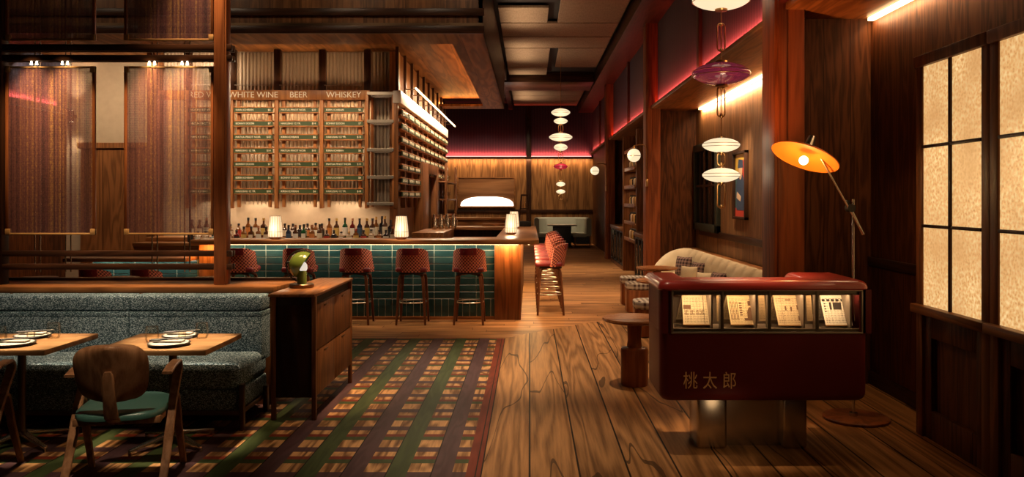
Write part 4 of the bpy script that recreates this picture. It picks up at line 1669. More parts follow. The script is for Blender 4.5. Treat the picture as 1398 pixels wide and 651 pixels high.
def panel(label, x0, x1, z0, z1):
    t = thing('woven_panel', label, 'panel', ((x0 + x1) / 2, YS, z0), 0, 'woven cord panels of the screen')
    b = B()
    n = int((x1 - x0) / 0.0074)
    for k in range(n):
        x = x0 + 0.02 + (x1 - x0 - 0.04) * k / (n - 1)
        w_ = 0.0036 if k % 2 else 0.0025
        b.box((x - w_ / 2, YS - 0.004, z0 + 0.008), (x + w_ / 2, YS - 0.001, z1 - 0.008))
    m = int((z1 - z0) / 0.0105)
    for k in range(m):
        z = z0 + 0.01 + (z1 - z0 - 0.02) * k / (m - 1)
        b.box((x0 + 0.01, YS - 0.001, z - 0.0011), (x1 - 0.01, YS + 0.001, z + 0.0011))
    obj('cord_weave', b, 'screen', t, smooth=0)
    for xa in (x0, x1 - 0.022):
        b = B()
        b.box((xa, YS - 0.012, z0), (xa + 0.022, YS + 0.012, z1), 0.003)
        obj('side_bar', b, 'cherry', t)
    for za in (z1 - 0.016, z0):
        b = B()
        b.box((x0 + 0.022, YS - 0.008, za), (x1 - 0.022, YS + 0.008, za + 0.016), 0.003)
        obj('end_bar', b, 'warm_metal', t)
    for xx, sx in ((x0, 1), (x1, -1)):
        for zz, sz in ((z1, -1), (z0, 1)):
            b = B()
            b.box((min(xx, xx + sx * 0.04), YS - 0.015, min(zz, zz + sz * 0.05)), (max(xx, xx + sx * 0.04), YS + 0.015, max(zz, zz + sz * 0.05)), 0.003)
            obj('corner_plate', b, 'warm_metal', t)


pa, pb = at(8, 90.5, YS), at(130.5, 320.5, YS)
panel('woven cord panel of the lower row, at the left in front of the wall lamp', pa.x, pb.x, pb.z, pa.z)
pc, pd = at(170, 90.5, YS), at(292, 320.5, YS)
panel('woven cord panel of the lower row, beside the screen post', pc.x, pd.x, pd.z, pa.z)
zu = at(0, 55.5, YS).z
panel('unlit woven cord panel of the upper row, at the left', pa.x, pb.x, zu, zu + 1.4)
panel('unlit woven cord panel of the upper row, beside the screen post', pc.x, pd.x, zu, zu + 1.4)

# wall lamp seen through the left panel
wl = thing('wall_lamp', 'small up and down wall lamp seen through the left woven panel', 'lamp', (-8.27, 14.7, 3.2))
p = at(95, 158, 14.6)
b = B()
b.cyl((p.x, 14.66, p.z - 0.10), (p.x, 14.66, p.z + 0.10), 0.04)
b.box((p.x - 0.02, 14.66, p.z - 0.03), (p.x + 0.02, 14.8, p.z + 0.03))
obj('lamp_body', b, 'bronze', wl)
b = B()
b.cyl((p.x, 14.66, p.z + 0.10), (p.x, 14.66, p.z + 0.103), 0.033)
b.cyl((p.x, 14.66, p.z - 0.103), (p.x, 14.66, p.z - 0.10), 0.033)
obj('lens', b, 'bulb', wl)
spot('wall_lamp_up', (p.x, 14.64, p.z + 0.12), (p.x, 14.75, p.z + 1.5), 120, 70, 1.0)
spot('wall_lamp_down', (p.x, 14.64, p.z - 0.12), (p.x, 14.75, p.z - 1.5), 120, 70, 1.0)

# ------------------------------------------------------------------ partition ledge behind the banquette
pl = thing('partition', 'low timber partition with a broad wooden ledge behind the banquette', 'partition', (-3.4, 6.9, 0))
b = B()
b.prism([(-5.4, 6.58), (-2.055, 6.58), (-2.0, 7.0), (-2.0, 7.12), (-5.4, 7.12)], 2, 0.905, 0.95, 0.005)
obj('ledge', b, 'mid_x', pl)
b = B()
b.box((-5.4, 6.62, 0.0), (-2.08, 7.08, 0.905))
obj('body', b, 'mid_z', pl, smooth=0)
b = B()
b.box((-5.4, 7.10, 0.95), (-2.03, 7.16, 0.975), 0.004)
obj('back_lip', b, 'dark_wood_x', pl)

# ------------------------------------------------------------------ banquette
bq = thing('banquette', 'long teal boucle banquette with quilted back against the partition', 'bench', (-3.7, 6.2, 0))
XB = -2.075
b = B()
edges = [XB - 0.0, XB - 1.03, XB - 2.06, XB - 3.2]
for i in range(3):
    xa, xb = edges[i + 1] + 0.002, edges[i] - 0.002
    for (z0, z1) in ((0.40, 0.743), (0.744, 0.783), (0.784, 0.905)):
        b.box((xa, 6.36, z0), (xb, 6.57, z1), 0.02 if z1 > 0.9 else 0.005, 3)
obj('back_cushion', b, 'boucle', bq, smooth=60)
b = B()
for i in range(3):
    xa, xb = edges[i + 1] + 0.002, edges[i] - 0.002
    b.box((xa, 5.86, 0.285), (xb, 6.5, 0.475), 0.05, 4)
obj('seat_cushion', b, 'boucle', bq, smooth=60)
b = B()
for i in range(3):
    xa, xb = edges[i + 1] + 0.002, edges[i] - 0.002
    b.box((xa, 5.88, 0.135), (xb, 6.5, 0.295), 0.03, 3)
obj('seat_base', b, 'boucle', bq, smooth=60)
b = B()
b.box((edges[3], 5.90, 0.10), (XB, 6.5, 0.135), 0.004)
obj('base_rail', b, 'bronze', bq)
for x, y, zt in ((XB + 0.012, 5.885, 0.33), (XB + 0.012, 6.42, 0.2), (XB - 1.6, 5.885, 0.12)):
    b = B()
    b.box((x - 0.018, y - 0.022, 0.0), (x + 0.018, y + 0.022, zt), 0.004)
    obj('leg', b, 'bronze', bq)

# ------------------------------------------------------------------ sideboard
sb = thing('sideboard', 'walnut sideboard with four doors and slim legs at the end of the banquette', 'sideboard', (-1.77, 6.76, 0))
SX0, SX1, SY0, SY1, SZ = -1.955, -1.595, 6.13, 7.42, 0.945
b = B()
b.prism([(SX0, SY0), (SX1 - 0.012, SY0), (SX1, SY0 + 0.1), (SX1, SY1), (SX0 + 0.06, SY1), (SX0, SY0 + 0.25)], 2, SZ - 0.022, SZ, 0.004)
obj('top', b, 'mid_y', sb)
b = B()
b.box((SX0 + 0.045, SY0 + 0.03, 0.165), (SX1 - 0.035, SY1 - 0.03, 0.86), 0.003)
obj('carcass', b, 'dark_wood', sb)
b = B()
b.box((SX0 + 0.05, SY0 + 0.035, 0.86), (SX1 - 0.04, SY1 - 0.04, SZ - 0.022))
obj('slot_shade', b, 'opening_shade', sb, smooth=0)  # solid block painted near-black as the shade within the open slot
ym = (SY0 + SY1) / 2
for (z0, z1) in ((0.515, 0.855), (0.17, 0.505)):
    for (ya, yb_) in ((SY0 + 0.05, ym - 0.003), (ym + 0.003, SY1 - 0.05)):
        b = B()
        b.box((SX1 - 0.036, ya, z0), (SX1 - 0.014, yb_, z1), 0.002)
        d = obj('door', b, 'mid_z', sb)
        b = B()
        b.box((SX1 - 0.016, (ya + yb_) / 2 - 0.05, z1 - 0.035), (SX1 - 0.006, (ya + yb_) / 2 + 0.05, z1 - 0.022), 0.002)
        obj('handle', b, 'bronze', d)
for x in (SX0 + 0.035, SX1 - 0.022):
    for y in (SY0 + 0.03, SY1 - 0.03):
        b = B()
        b.box((x - 0.016, y - 0.018, 0), (x + 0.016, y + 0.018, SZ - 0.02), 0.003)
        obj('leg', b, 'mid_z', sb)

# green desk lamp
LX, LY = (412 - PX0) * 6.6 / F, 6.6
gl = thing('table_lamp', 'olive green dome table lamp on a bronze disc, standing on the sideboard', 'lamp', (LX, LY, SZ))
b = B()
b.lathe([(0, 0), (0.092, 0), (0.096, 0.006), (0.096, 0.026), (0.090, 0.032), (0, 0.032)], (LX, LY, SZ), 36)
obj('base', b, 'bronze', gl)
b = B()
b.lathe([(0, 0.0), (0.038, 0), (0.038, 0.10), (0.034, 0.106), (0, 0.106)], (LX, LY, SZ + 0.03), 24)
obj('stem', b, 'green_enamel', gl)
sc_ = Vector(((412.5 - PX0) * 6.6 / F, LY, 1.128))
ax = Vector((-0.86, -0.12, 0.50)).normalized()
b = B()
R_ = 0.112
prof = [(R_ * math.sin(a), R_ * math.cos(a)) for a in [0.02 + i * (PI / 2 - 0.02) / 12 for i in range(13)]]
prof = list(reversed(prof))
inner = [((R_ - 0.005) * math.sin(a), (R_ - 0.005) * math.cos(a)) for a in [0.02 + i * (PI / 2 - 0.02) / 12 for i in range(13)]]
b.lathe(inner[::1] + prof, sc_ - ax * 0.01, 32, ax)
obj('shade', b, 'green_enamel', gl, smooth=60)
b = B()
b.ball((LX + 0.012, LY, 1.108), 0.033, 20, 1.3)
obj('bulb', b, emis('dim lit bulb', (1.0, 0.88, 0.72), 0.75, (0.2, 0.18, 0.15)), gl)
b = B()
rc = sc_ + Vector((-0.005, 0, -0.012))
b.tube([rc + Vector((0.128 * math.cos(a), 0.02, 0.128 * math.sin(a))) for a in [math.radians(60 + i * 195 / 24) for i in range(25)]], 0.006, 8)
b.cyl(rc + Vector((-0.128, 0.02, 0.03)), rc + Vector((-0.10, 0.02, 0.03)), 0.009)
obj('hoop', b, 'black', gl)
spot('desk_lamp_light', (LX + 0.09, LY - 0.02, SZ + 0.20), (LX + 0.2, LY, SZ - 0.1), 3.0, 120, 1.0, WARM, 0.04)

# ------------------------------------------------------------------ dining tables, settings and chairs
TZ = 0.70


def make_table(label):
    t = thing('dining_table', label, 'table', (0, 0, 0), 0, 'dining tables along the banquette')
    b = B()
    b.box((-0.36, -0.325, TZ - 0.034), (0.36, 0.325, TZ), 0.003)
    obj('tabletop', b, 'table_x', t)
    b = B()
    b.cyl((0, 0.03, 0.06), (0, 0.03, TZ - 0.034), 0.026, n=18)
    b.box((-0.15, -0.12, TZ - 0.046), (0.15, 0.18, TZ - 0.034))
    obj('pedestal', b, 'bronze', t)
    for k in range(4):
        a = PI / 4 + k * PI / 2 + 0.2
        d = Vector((math.cos(a), math.sin(a), 0))
        b = B()
        b.strip([Vector((0, 0.03, 0.085)) + d * 0.01, Vector((0, 0.03, 0.06)) + d * 0.13, Vector((0, 0.03, 0.03)) + d * 0.31], (-d.y, d.x, 0), [0.05, 0.045, 0.03], [0.03, 0.022, 0.014])
        b.cyl(Vector((0, 0.03, 0)) + d * 0.305, Vector((0, 0.03, 0.03)) + d * 0.305, 0.012)
        obj('foot', b, 'steel', t)
    return t


dt = make_table('square oak dining table in front of the banquette end, with the whole top in view')
TCX, TCY = -2.41, 5.515
place(dt, (TCX, TCY, 0))
dup(dt, (TCX - 1.02, TCY, 0), 0, 'square oak dining table cut by the left frame edge')


def setting(tx, ty, where):
    g = 'place settings on the dining tables'
    for (x, y, r, wh) in ((tx + 0.05, ty - 0.145, 0.132, 'front'), (tx - 0.01, ty + 0.165, 0.118, 'banquette side')):
        t = thing('dinner_plate', 'dark rimmed plate with a folded napkin on the %s of the %s table' % (wh, where), 'plate', (x, y, TZ), 0, 'plates')
        b = B()
        b.lathe([(0, 0), (r * 0.62, 0.0), (r, 0.014), (r, 0.019), (r * 0.66, 0.007), (0, 0.007)], (x, y, TZ), 36)
        obj('plate_body', b, 'dark_ceramic', t)
        b = B()
        b.lathe([(0, 0.0), (r * 0.80, 0.0), (r * 0.92, 0.006), (0, 0.008)], (x, y, TZ + 0.014), 32)
        obj('inner_plate', b, 'ceramic', t)
        b = B()
        b.box((x - r * 0.72, y - r * 0.26, TZ + 0.022), (x + r * 0.72, y + r * 0.26, TZ + 0.036), 0.006)
        n_ = obj('linen_napkin', b, 'napkin')
        tag(n_, 'folded linen napkin on the %s plate of the %s table' % (wh, where), 'napkin', 'napkins')
        b = B()
        for s in (-1, 1):
            b.cyl((x - r * 0.8, y - r * 0.30 + s * 0.012, TZ + 0.041), (x + r * 1.0, y + r * 0.35 + s * 0.006, TZ + 0.045), 0.0055, 0.004, 8)
        tag(obj('chopsticks', b, 'black'), 'dark chopsticks lying over the napkin on the %s plate of the %s table' % (wh, where), 'chopsticks', 'chopsticks')
    for (x, y, wh) in ((tx - 0.115, ty - 0.03, 'left of the front plate'), (tx + 0.155, ty + 0.13, 'beside the banquette side plate')):
        b = B()
        b.lathe([(0, 0), (0.034, 0), (0.042, 0.02), (0.045, 0.05), (0.040, 0.105)], (x, y, TZ), 24)
        tag(obj('tumbler', b, 'amber_glass'), 'stemless tumbler %s on the %s table' % (wh, where), 'glass', 'tumblers on the dining tables')
    b = B()
    x, y = tx + 0.055, ty + 0.0 + 0.015
    b.lathe([(0, 0), (0.024, 0), (0.026, 0.06), (0.0235, 0.06), (0.022, 0.008), (0, 0.008)], (x + 0.01, y + 0.005, TZ), 18)
    tag(obj('small_cup', b, 'amber_glass'), 'tiny straight sided cup between the plates of the %s table' % where, 'cup', 'small cups')


setting(TCX, TCY, 'fully visible')
setting(TCX - 1.02, TCY, 'cut-off left')


def make_chair(label):
    """faces +y; bent plywood armchair"""
    t = thing('dining_chair', label, 'chair', (0, 0, 0), 0, 'bent plywood armchairs at the dining tables')
    b = B()
    n = 28
    pts = []
    for i in range(n):
        a = 2 * PI * i / n
        e = 2.6
        ca, sa = math.cos(a), math.sin(a)
        pts.append((0.245 * abs(ca) ** (2 / 3.4) * (1 if ca > 0 else -1), 0.005 + 0.235 * abs(sa) ** (2 / 3.4) * (1 if sa > 0 else -1)))
    rows = []
    for k, z in ((0.90, 0.405), (0.99, 0.412), (1.0, 0.425), (0.985, 0.442), (0.90, 0.453), (0.5, 0.452)):
        rows.append([(px_ * k, py_ * k, z + 0.012 * (py_ / 0.24)) for px_, py_ in pts])
    b.rings(rows)
    obj('seat', b, 'teal_leather', t, smooth=60)
    # curved plywood back, 0..1 across and up
    def back(u, v):
        v = 0.5 - 0.5 * math.cos(PI * v)
        e = abs(2 * v - 1)
        wv = 0.200 * max(0.0, 1 - e ** 4.2) ** (1 / 3.2) * (0.84 + 0.16 * v ** 0.7)
        a = (u - 0.5) * 2
        dep = 0.055 * a * a
        crown = 0.0
        return (wv * a, -0.255 + dep - 0.085 * v, 0.523 + 0.31 * v)
    b = B()
    b.grid(back, 22, 28, -0.013)
    obj('backrest', b, 'chair_wood', t, smooth=50)
    b = B()
    b.strip([(0, -0.10, 0.392), (0, -0.20, 0.395), (0, -0.265, 0.43), (0, -0.295, 0.52), (0, -0.318, 0.62), (0, -0.325, 0.675), (0, -0.326, 0.70)], (1, 0, 0), [0.075, 0.075, 0.075, 0.07, 0.062, 0.058, 0.036], 0.02)
    obj('back_support', b, 'chair_wood', t)
    b = B()
    b.box((-0.235, -0.17, 0.365), (0.235, -0.135, 0.405), 0.005)
    b.box((-0.235, 0.13, 0.365), (0.235, 0.165, 0.405), 0.005)
    b.box((-0.235, -0.16, 0.37), (-0.205, 0.16, 0.40), 0.005)
    b.box((0.205, -0.16, 0.37), (0.235, 0.16, 0.40), 0.005)
    obj('seat_rail', b, 'chair_wood', t)
    for s in (-1, 1):
        x0 = s * 0.262
        # arm, bending at the front into the upper rear leg
        c = Vector((x0, 0.105, 0.625))
        pts = [(x0, -0.13, 0.645), (x0, -0.03, 0.664)]
        for i in range(9):
            a = math.radians(100 - i * (100 + 22) / 8)
            pts.append((x0, c.y + 0.045 * math.cos(a), c.z + 0.045 * math.sin(a)))
        pts += [(x0, -0.005, 0.42), (x0 - s * 0.004, -0.105, 0.235)]
        b = B()
        b.strip(pts, (1, 0, 0), [0.058] * 3 + [0.055] * 8 + [0.05, 0.046], [0.016] + [0.02] * 10 + [0.024, 0.022])
        obj('arm', b, 'chair_wood', t)
        # inverted V: rear foot, up, over, down to the front foot
        pts = [(x0, -0.375, 0.0), (x0, -0.26, 0.155), (x0, -0.108, 0.37), (x0, -0.045, 0.42)]
        # lie behind the arm bar (underside)
        pts = [(x0, -0.285, 0.0), (x0, -0.205, 0.12), (x0, -0.122, 0.255), (x0, -0.02, 0.44)]
        pts = [(x0, p[1] + 0.026 if i > 1 else p[1] + 0.02, p[2] - 0.006) if i > 0 else p for i, p in enumerate(pts)]
        cc = Vector((x0, 0.055, 0.435))
        for i in range(7):
            a = math.radians(150 - i * 130 / 6)
            pts.append((x0, cc.y + 0.042 * math.cos(a), cc.z + 0.042 * math.sin(a)))
        pts += [(x0, 0.16, 0.26), (x0 * 1.02, 0.275, 0.0)]
        b = B()
        b.strip(pts, (1, 0, 0), [0.042, 0.046, 0.05, 0.05] + [0.048] * 7 + [0.046, 0.036], 0.022)
        obj('leg_pair', b, 'chair_wood', t)
    return t


ch = make_chair('bent plywood armchair with a teal seat, seen whole from behind')
place(ch, (-2.395, 4.86, 0), 0.19)
dup(ch, (-3.425, 4.86, 0), 0.16, 'bent plywood armchair cut by the left frame edge, one arm in view')

# ------------------------------------------------------------------ red host stand
HX0, HX1, HY0, HY1, HZ0, HZ1 = 0.845, 2.19, 5.30, 5.86, 0.345, 1.145
hs = thing('host_stand', 'glossy oxblood host stand with a lit display window and a metal base', 'host stand', (1.52, 5.55, 0))
WX0, WX1 = (919 - PX0) * HY0 / F, (1175.5 - PX0) * HY0 / F
WZ0, WZ1 = at(0, 453, HY0).z, at(0, 397.5, HY0).z


def rrect(x0, x1, y0, y1, r, n=6):
    out = []
    for cx, cy, a0 in ((x1 - r, y1 - r, 0), (x0 + r, y1 - r, PI / 2), (x0 + r, y0 + r, PI), (x1 - r, y0 + r, 1.5 * PI)):
        for i in range(n + 1):
            a = a0 + PI / 2 * i / n
            out.append((cx + r * math.cos(a), cy + r * math.sin(a)))
    return out


b = B()
rows = []
R0 = 0.055
for i in range(7):                                     # rounded lower edge
    a = PI / 2 * i / 6
    k = R0 * (1 - math.sin(a))
    rows.append([(x, y, HZ0 + R0 * (1 - math.cos(a))) for x, y in rrect(HX0 + k, HX1 - k, HY0 + k, HY1 - k, 0.062 - k * 0.6)])
rows.append([(x, y, WZ0) for x, y in rrect(HX0, HX1, HY0, HY1, 0.062)])
b.rings(rows)
# posts left and right of the window, back wall, head
b.box((HX0 + 0.001, HY0 + 0.05, WZ0 - 0.01), (WX0 - 0.012, HY1 - 0.06, WZ1 + 0.02))
b.box((WX1 + 0.012, HY0 + 0.05, WZ0 - 0.01), (HX1 - 0.001, HY1 - 0.06, WZ1 + 0.02))
b.prism([(x, y) for x, y in rrect(HX0, WX0 - 0.008, HY0, HY0 + 0.2, 0.06) if True], 2, WZ0 - 0.01, WZ1 + 0.01)
b.prism([(x, y) for x, y in rrect(WX1 + 0.008, HX1, HY0, HY0 + 0.2, 0.06) if True], 2, WZ0 - 0.01, WZ1 + 0.01)
b.box((WX0 - 0.03, HY0, WZ0 - 0.02), (WX0 - 0.008, HY0 + 0.1, WZ1 + 0.02))
b.box((WX1 + 0.008, HY0, WZ0 - 0.02), (WX1 + 0.03, HY0 + 0.1, WZ1 + 0.02))
b.prism([(x, y) for x, y in rrect(HX0, HX0 + 0.1, HY1 - 0.12, HY1, 0.045)], 2, WZ0 - 0.01, WZ1 + 0.01)
b.prism([(x, y) for x, y in rrect(HX1 - 0.1, HX1, HY1 - 0.12, HY1, 0.045)], 2, WZ0 - 0.01, WZ1 + 0.01)
b.box((HX0 + 0.05, HY1 - 0.05, WZ0 - 0.01), (HX1 - 0.05, HY1 - 0.02, WZ1 - 0.03))
obj('body', b, 'stand_red', hs, smooth=40)
# rounded U-shaped top rim
b = B()
ZT0 = WZ1 + 0.004


def ring_h(k, z):
    # U outline: front strip and two arms
    x0, x1, y0, y1 = HX0 - 0.012 + k, HX1 + 0.012 - k, HY0 - 0.012 + k, HY1 + 0.10 - k
    ix0, ix1, iy = HX0 + 0.22 - k, HX1 - 0.34 + k, HY0 + 0.29 - k
    r = 0.07 - k * 0.5
    P = []
    for cx, cy, a0 in ((x0 + r, y0 + r, PI), (x1 - r, y0 + r, 1.5 * PI)):
        for i in range(7):
            a = a0 + PI / 2 * i / 6
            P.append((cx + r * math.cos(a), cy + r * math.sin(a), z))
    P += [(x1, y1, z), (ix1, y1, z), (ix1, iy, z), (ix0, iy, z), (ix0, y1, z), (x0, y1, z)]
    return P


rr_ = 0.052
rows = [ring_h(0.03, ZT0 - 0.008), ring_h(0.008, ZT0)]
for i in range(8):
    a = PI / 2 * i / 7
    rows.append(ring_h(rr_ * (1 - math.cos(a)), ZT0 + 0.012 + rr_ * math.sin(a)))
b.rings(rows, True, True)
bmesh.ops.recalc_face_normals(b.bm, faces=b.bm.faces)
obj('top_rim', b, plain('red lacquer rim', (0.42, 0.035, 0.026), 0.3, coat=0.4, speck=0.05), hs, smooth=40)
MT['putty'] = plain('putty metal', (0.30, 0.245, 0.20), 0.38, 0.35)
b = B()
fw_ = 0.012
b.box((WX0 - fw_, HY0 - 0.006, WZ0 - fw_), (WX1 + fw_, HY0 + 0.03, WZ0), 0.002)
b.box((WX0 - fw_, HY0 - 0.006, WZ1), (WX1 + fw_, HY0 + 0.03, WZ1 + fw_ * 0.6), 0.002)
b.box((WX0 - fw_, HY0 - 0.006, WZ0), (WX0, HY0 + 0.03, WZ1), 0.002)
b.box((WX1, HY0 - 0.006, WZ0), (WX1 + fw_, HY0 + 0.03, WZ1), 0.002)
b.box((WX0, HY0 + 0.014, WZ1 - 0.026), (WX1, HY0 + 0.026, WZ1), 0.002)
b.box((WX0, HY0 + 0.014, WZ0), (WX1, HY0 + 0.026, WZ0 + 0.02), 0.002)
obj('window_frame', b, 'putty', hs)
b = B()
b.box((WX0, HY0 + 0.008, WZ0), (WX1, HY0 + 0.012, WZ1))
obj('window_pane', b, 'pane', hs, smooth=0)
b = B()
b.box((WX0 - 0.01, HY0 + 0.34, WZ0 - 0.01), (WX1 + 0.01, HY0 + 0.36, WZ1 + 0.0))
b.box((WX0 - 0.01, HY0 + 0.03, WZ0 - 0.018), (WX1 + 0.01, HY0 + 0.36, WZ0 + 0.002))
obj('lining', b, plain('putty lining', (0.22, 0.17, 0.125), 0.6), hs, smooth=0)
b = B()
bays = []
bw = (WX1 - WX0) / 4
pxs = [(919, 979, 988), (988, 1046, 1053), (1053, 1112, 1118), (1118, 1175, 1176)]
for k in range(1, 4):
    x = (pxs[k][0] - PX0 - 1.5) * HY0 / F
    b.box((x - 0.012, HY0 + 0.012, WZ0), (x + 0.012, HY0 + 0.06, WZ1), 0.003)
for k in range(4):
    x = ((974, 1035, 1101, 1165)[k] - PX0) * HY0 / F
    b.box((x - 0.006, HY0 + 0.04, WZ0), (x + 0.006, HY0 + 0.30, WZ1), 0.002)
obj('divider', b, 'putty', hs)
b = B()
b.box((WX0 + 0.01, HY0 + 0.05, WZ1 - 0.014), (WX1 - 0.01, HY0 + 0.065, WZ1 - 0.004))
obj('display_light', b, 'led', hs, smooth=0)
b = B()
b.tube([(WX0, HY0 + 0.20, WZ1 - 0.045), (WX1, HY0 + 0.20, WZ1 - 0.045)], 0.005)
obj('hanging_rail', b, 'bronze', hs)
area('display_led', ((WX0 + WX1) / 2, HY0 + 0.075, WZ1 - 0.022), (WX1 - WX0 - 0.04, 0.02), 3.2, WARM, (math.radians(22), 0, 0))
# three characters on the front
for k_, chx in enumerate('桃太郎'):
    textmesh(chx, 0.118, 'gold_text', ((942.5 + 26.7 * k_ - PX0) * HY0 / F, HY0 - 0.0015, at(0, 521, HY0).z), (PI / 2, 0, 0), hs, 'character', 'CENTER', depth=0.001, stretch=0.82)
# metal legs
for (pa_, pb__) in ((951, 992), (1068, 1101)):
    b = B()
    xa, xb = (pa_ - PX0) * 5.46 / F, (pb__ - PX0) * 5.46 / F
    b.box((xa, 5.44, 0.0), (xb, 5.72, 0.36), 0.02, 3)
    obj('leg', b, 'steel', hs)
b = B()
b.box(((985 - PX0) * 5.46 / F, 5.52, 0.0), ((1075 - PX0) * 5.46 / F, 5.66, 0.36))
obj('leg_panel', b, 'steel', hs, smooth=0)
spot('stand_under', (1.3, 5.0, 0.33), (1.25, 5.4, 0), 1.2, 120, 1.0, WARM, 0.1)

NEWS = [mk_news('ivory handbill', (0.72, 0.60, 0.40), (0.12, 0.08, 0.05), 1), mk_news('cream handbill', (0.72, 0.56, 0.32), (0.14, 0.09, 0.05), 2),
        mk_news('tan newsprint', (0.62, 0.47, 0.29), (0.12, 0.08, 0.05), 3), mk_news('white newsprint', (0.78, 0.72, 0.62), (0.02, 0.018, 0.016), 4)]
NLB = ['aged handbill with a picture strip in the first display bay of the red stand', 'cream handbill showing a bottle in the second display bay of the red stand',
       'tan newsprint sheet in the third display bay of the red stand', 'white newspaper with black photo blocks in the last display bay of the red stand']
qd = [((931, 401.5), (966, 401.5), (969.5, 443), (933, 443)), ((992, 402.5), (1030, 403.5), (1034, 443), (998, 443)), ((1055, 402), (1094, 402), (1098.5, 444), (1063, 444)), ((1119, 402), (1158, 402), (1164, 444), (1127.5, 444))]
inkm = plain('printing ink', (0.03, 0.022, 0.018), 0.8)
inkb = plain('brown printing ink', (0.14, 0.07, 0.035), 0.8)
for k in range(4):
    YT, YBm = HY0 + 0.20, HY0 + 0.085
    tl, tr, br, bl = [at(p[0], p[1], y) for p, y in zip(qd[k], (YT, YT, YBm, YBm))]
    t = thing('newspaper', NLB[k], 'newspaper', ((tl + br) / 2), 0, 'sheets hung in the display window')

    def sheet(u, v, o=0.0):
        p = bl.lerp(br, u).lerp(tl.lerp(tr, u), v)
        return p + Vector((0, 0.006 * math.sin(v * PI) - o, 0))
    b = B()
    b.grid(sheet, 6, 10, 0.0015)
    f = obj('front_page', b, NEWS[k], t)

    def blk(u0, u1, v0, v1, m, nm='print_block'):
        q = B()
        q.grid(lambda u, v: sheet(u0 + (u1 - u0) * u, v0 + (v1 - v0) * v, 0.0012), 4, 4)
        obj(nm, q, m, f)
    if k == 0:
        blk(0.03, 0.32, 0.50, 0.64, inkb, 'picture_strip')
        for i, u in enumerate((0.06, 0.28, 0.50, 0.68)):
            blk(u, u + 0.17, 0.33, 0.345, inkb); blk(u, u + 0.17, 0.44, 0.455, inkb); blk(u + 0.075, u + 0.10, 0.32, 0.47, inkb); blk(u + 0.02, u + 0.04, 0.33, 0.45, inkb)
        blk(0.80, 0.815, 0.02, 0.95, inkm, 'fold_line')
    elif k == 1:
        for i in range(6):
            blk(0.40, 0.50, 0.30 + 0.08 * i, 0.345 + 0.08 * i, inkb)
        q = B()
        ctr = sheet(0.78, 0.42, 0.0013)
        q.grid(lambda u, v: sheet(0.78 + (u - 0.5) * (0.22 if v < 0.55 else 0.22 - 0.34 * (v - 0.55)), 0.22 + 0.36 * v, 0.0013), 4, 10)
        obj('bottle_print', q, inkb, f)
        blk(0.55, 0.92, 0.13, 0.22, inkb)
        blk(0.72, 0.84, 0.64, 0.80, inkb)
        for i in range(6):
            blk(0.05 + 0.055 * i, 0.075 + 0.055 * i, 0.15, 0.78, inkb)
    elif k == 2:
        blk(0.24, 0.25, 0.02, 0.95, inkm, 'fold_line')
        for u, v in ((0.78, 0.5), (0.55, 0.45), (0.35, 0.47), (0.80, 0.15)):
            blk(u, u + 0.06, v, v + 0.15, inkb)
        blk(0.4, 0.6, 0.80, 0.84, inkb)
    else:
        blk(0.40, 0.70, 0.50, 0.74, inkm, 'photo_block'); blk(0.27, 0.35, 0.50, 0.74, inkm, 'photo_block')
        for u in (0.03, 0.20, 0.36, 0.52, 0.70, 0.86):
            blk(u, u + 0.11, 0.77, 0.85, inkm)
        for i in range(4):
            blk(0.08, 0.14, 0.42 + 0.085 * i, 0.46 + 0.085 * i, inkm)
            blk(0.82, 0.87, 0.12 + 0.085 * i, 0.16 + 0.085 * i, inkm)
    b = B()
    b.grid(lambda u, v: sheet(u, 1.0) + (sheet(0, 1) - sheet(1, 1)).normalized() * 0.0 + Vector((-0.02 * (1 - v), 0.11 * (1 - v) + 0.004, -(sheet(0.5, 1).z - sheet(0.5, 0).z) * (1 - v))), 6, 6, 0.0015)
    obj('back_page', b, NEWS[k], t)
    b = B()
    b.tube([sheet(-0.01, -0.01), sheet(1.01, -0.01)], 0.004)
    obj('holder_rod', b, 'brass', t)
LEAF = mk_news('brown leaflet', (0.30, 0.20, 0.10), (0.04, 0.025, 0.015), 5)
for k, (xa, xb) in enumerate(((979.5, 984), (1037, 1046), (1102.5, 1110), (1167, 1175))):
    p0, p1 = at(xa, 404, HY0 + 0.12), at(xb - 1, 404, HY0 + 0.12)
    q0, q1 = at(xa - 0.5, 438, HY0 + 0.12), at(xb + 0.0, 438, HY0 + 0.12)
    b = B()
    b.grid(lambda u, v: q0.lerp(q1, u).lerp(p0.lerp(p1, u), v) + Vector((0, 0.03 * v, 0)), 3, 6, 0.0015)
    tag(obj('leaflet', b, LEAF), 'narrow folded leaflet hung in the slot after the %s newspaper of the red stand' % ['first', 'second', 'third', 'fourth'][k], 'leaflet', 'leaflets in the display window')

# ------------------------------------------------------------------ floor lamp with orange dish
FX, FY = 2.46, 6.18
fl = thing('floor_lamp', 'tall floor lamp with a tilted orange dish shade behind the red stand', 'lamp', (FX, FY, 0))
b = B()
b.lathe([(0, 0), (0.235, 0), (0.24, 0.006), (0.24, 0.018), (0.23, 0.024), (0, 0.024)], (FX, FY, 0), 40)
obj('base', b, 'cherry', fl)
pz = at(1164, 272, FY)
b = B()
b.cyl((FX - 0.02, FY, 0.02), (FX - 0.02, FY, pz.z), 0.011)
b.cyl((FX - 0.02, FY, 0.02), (FX - 0.02, FY, 0.05), 0.03)
obj('pole', b, 'steel', fl)
jp = at(1161, 284, FY - 0.02)
b = B()
b.cyl(jp + Vector((0, -0.03, 0)), jp + Vector((0, 0.04, 0)), 0.03)
b.cyl(jp + Vector((-0.015, 0.01, 0.0)), jp + Vector((-0.015, 0.01, 0.06)), 0.014)
obj('joint', b, 'black', fl)
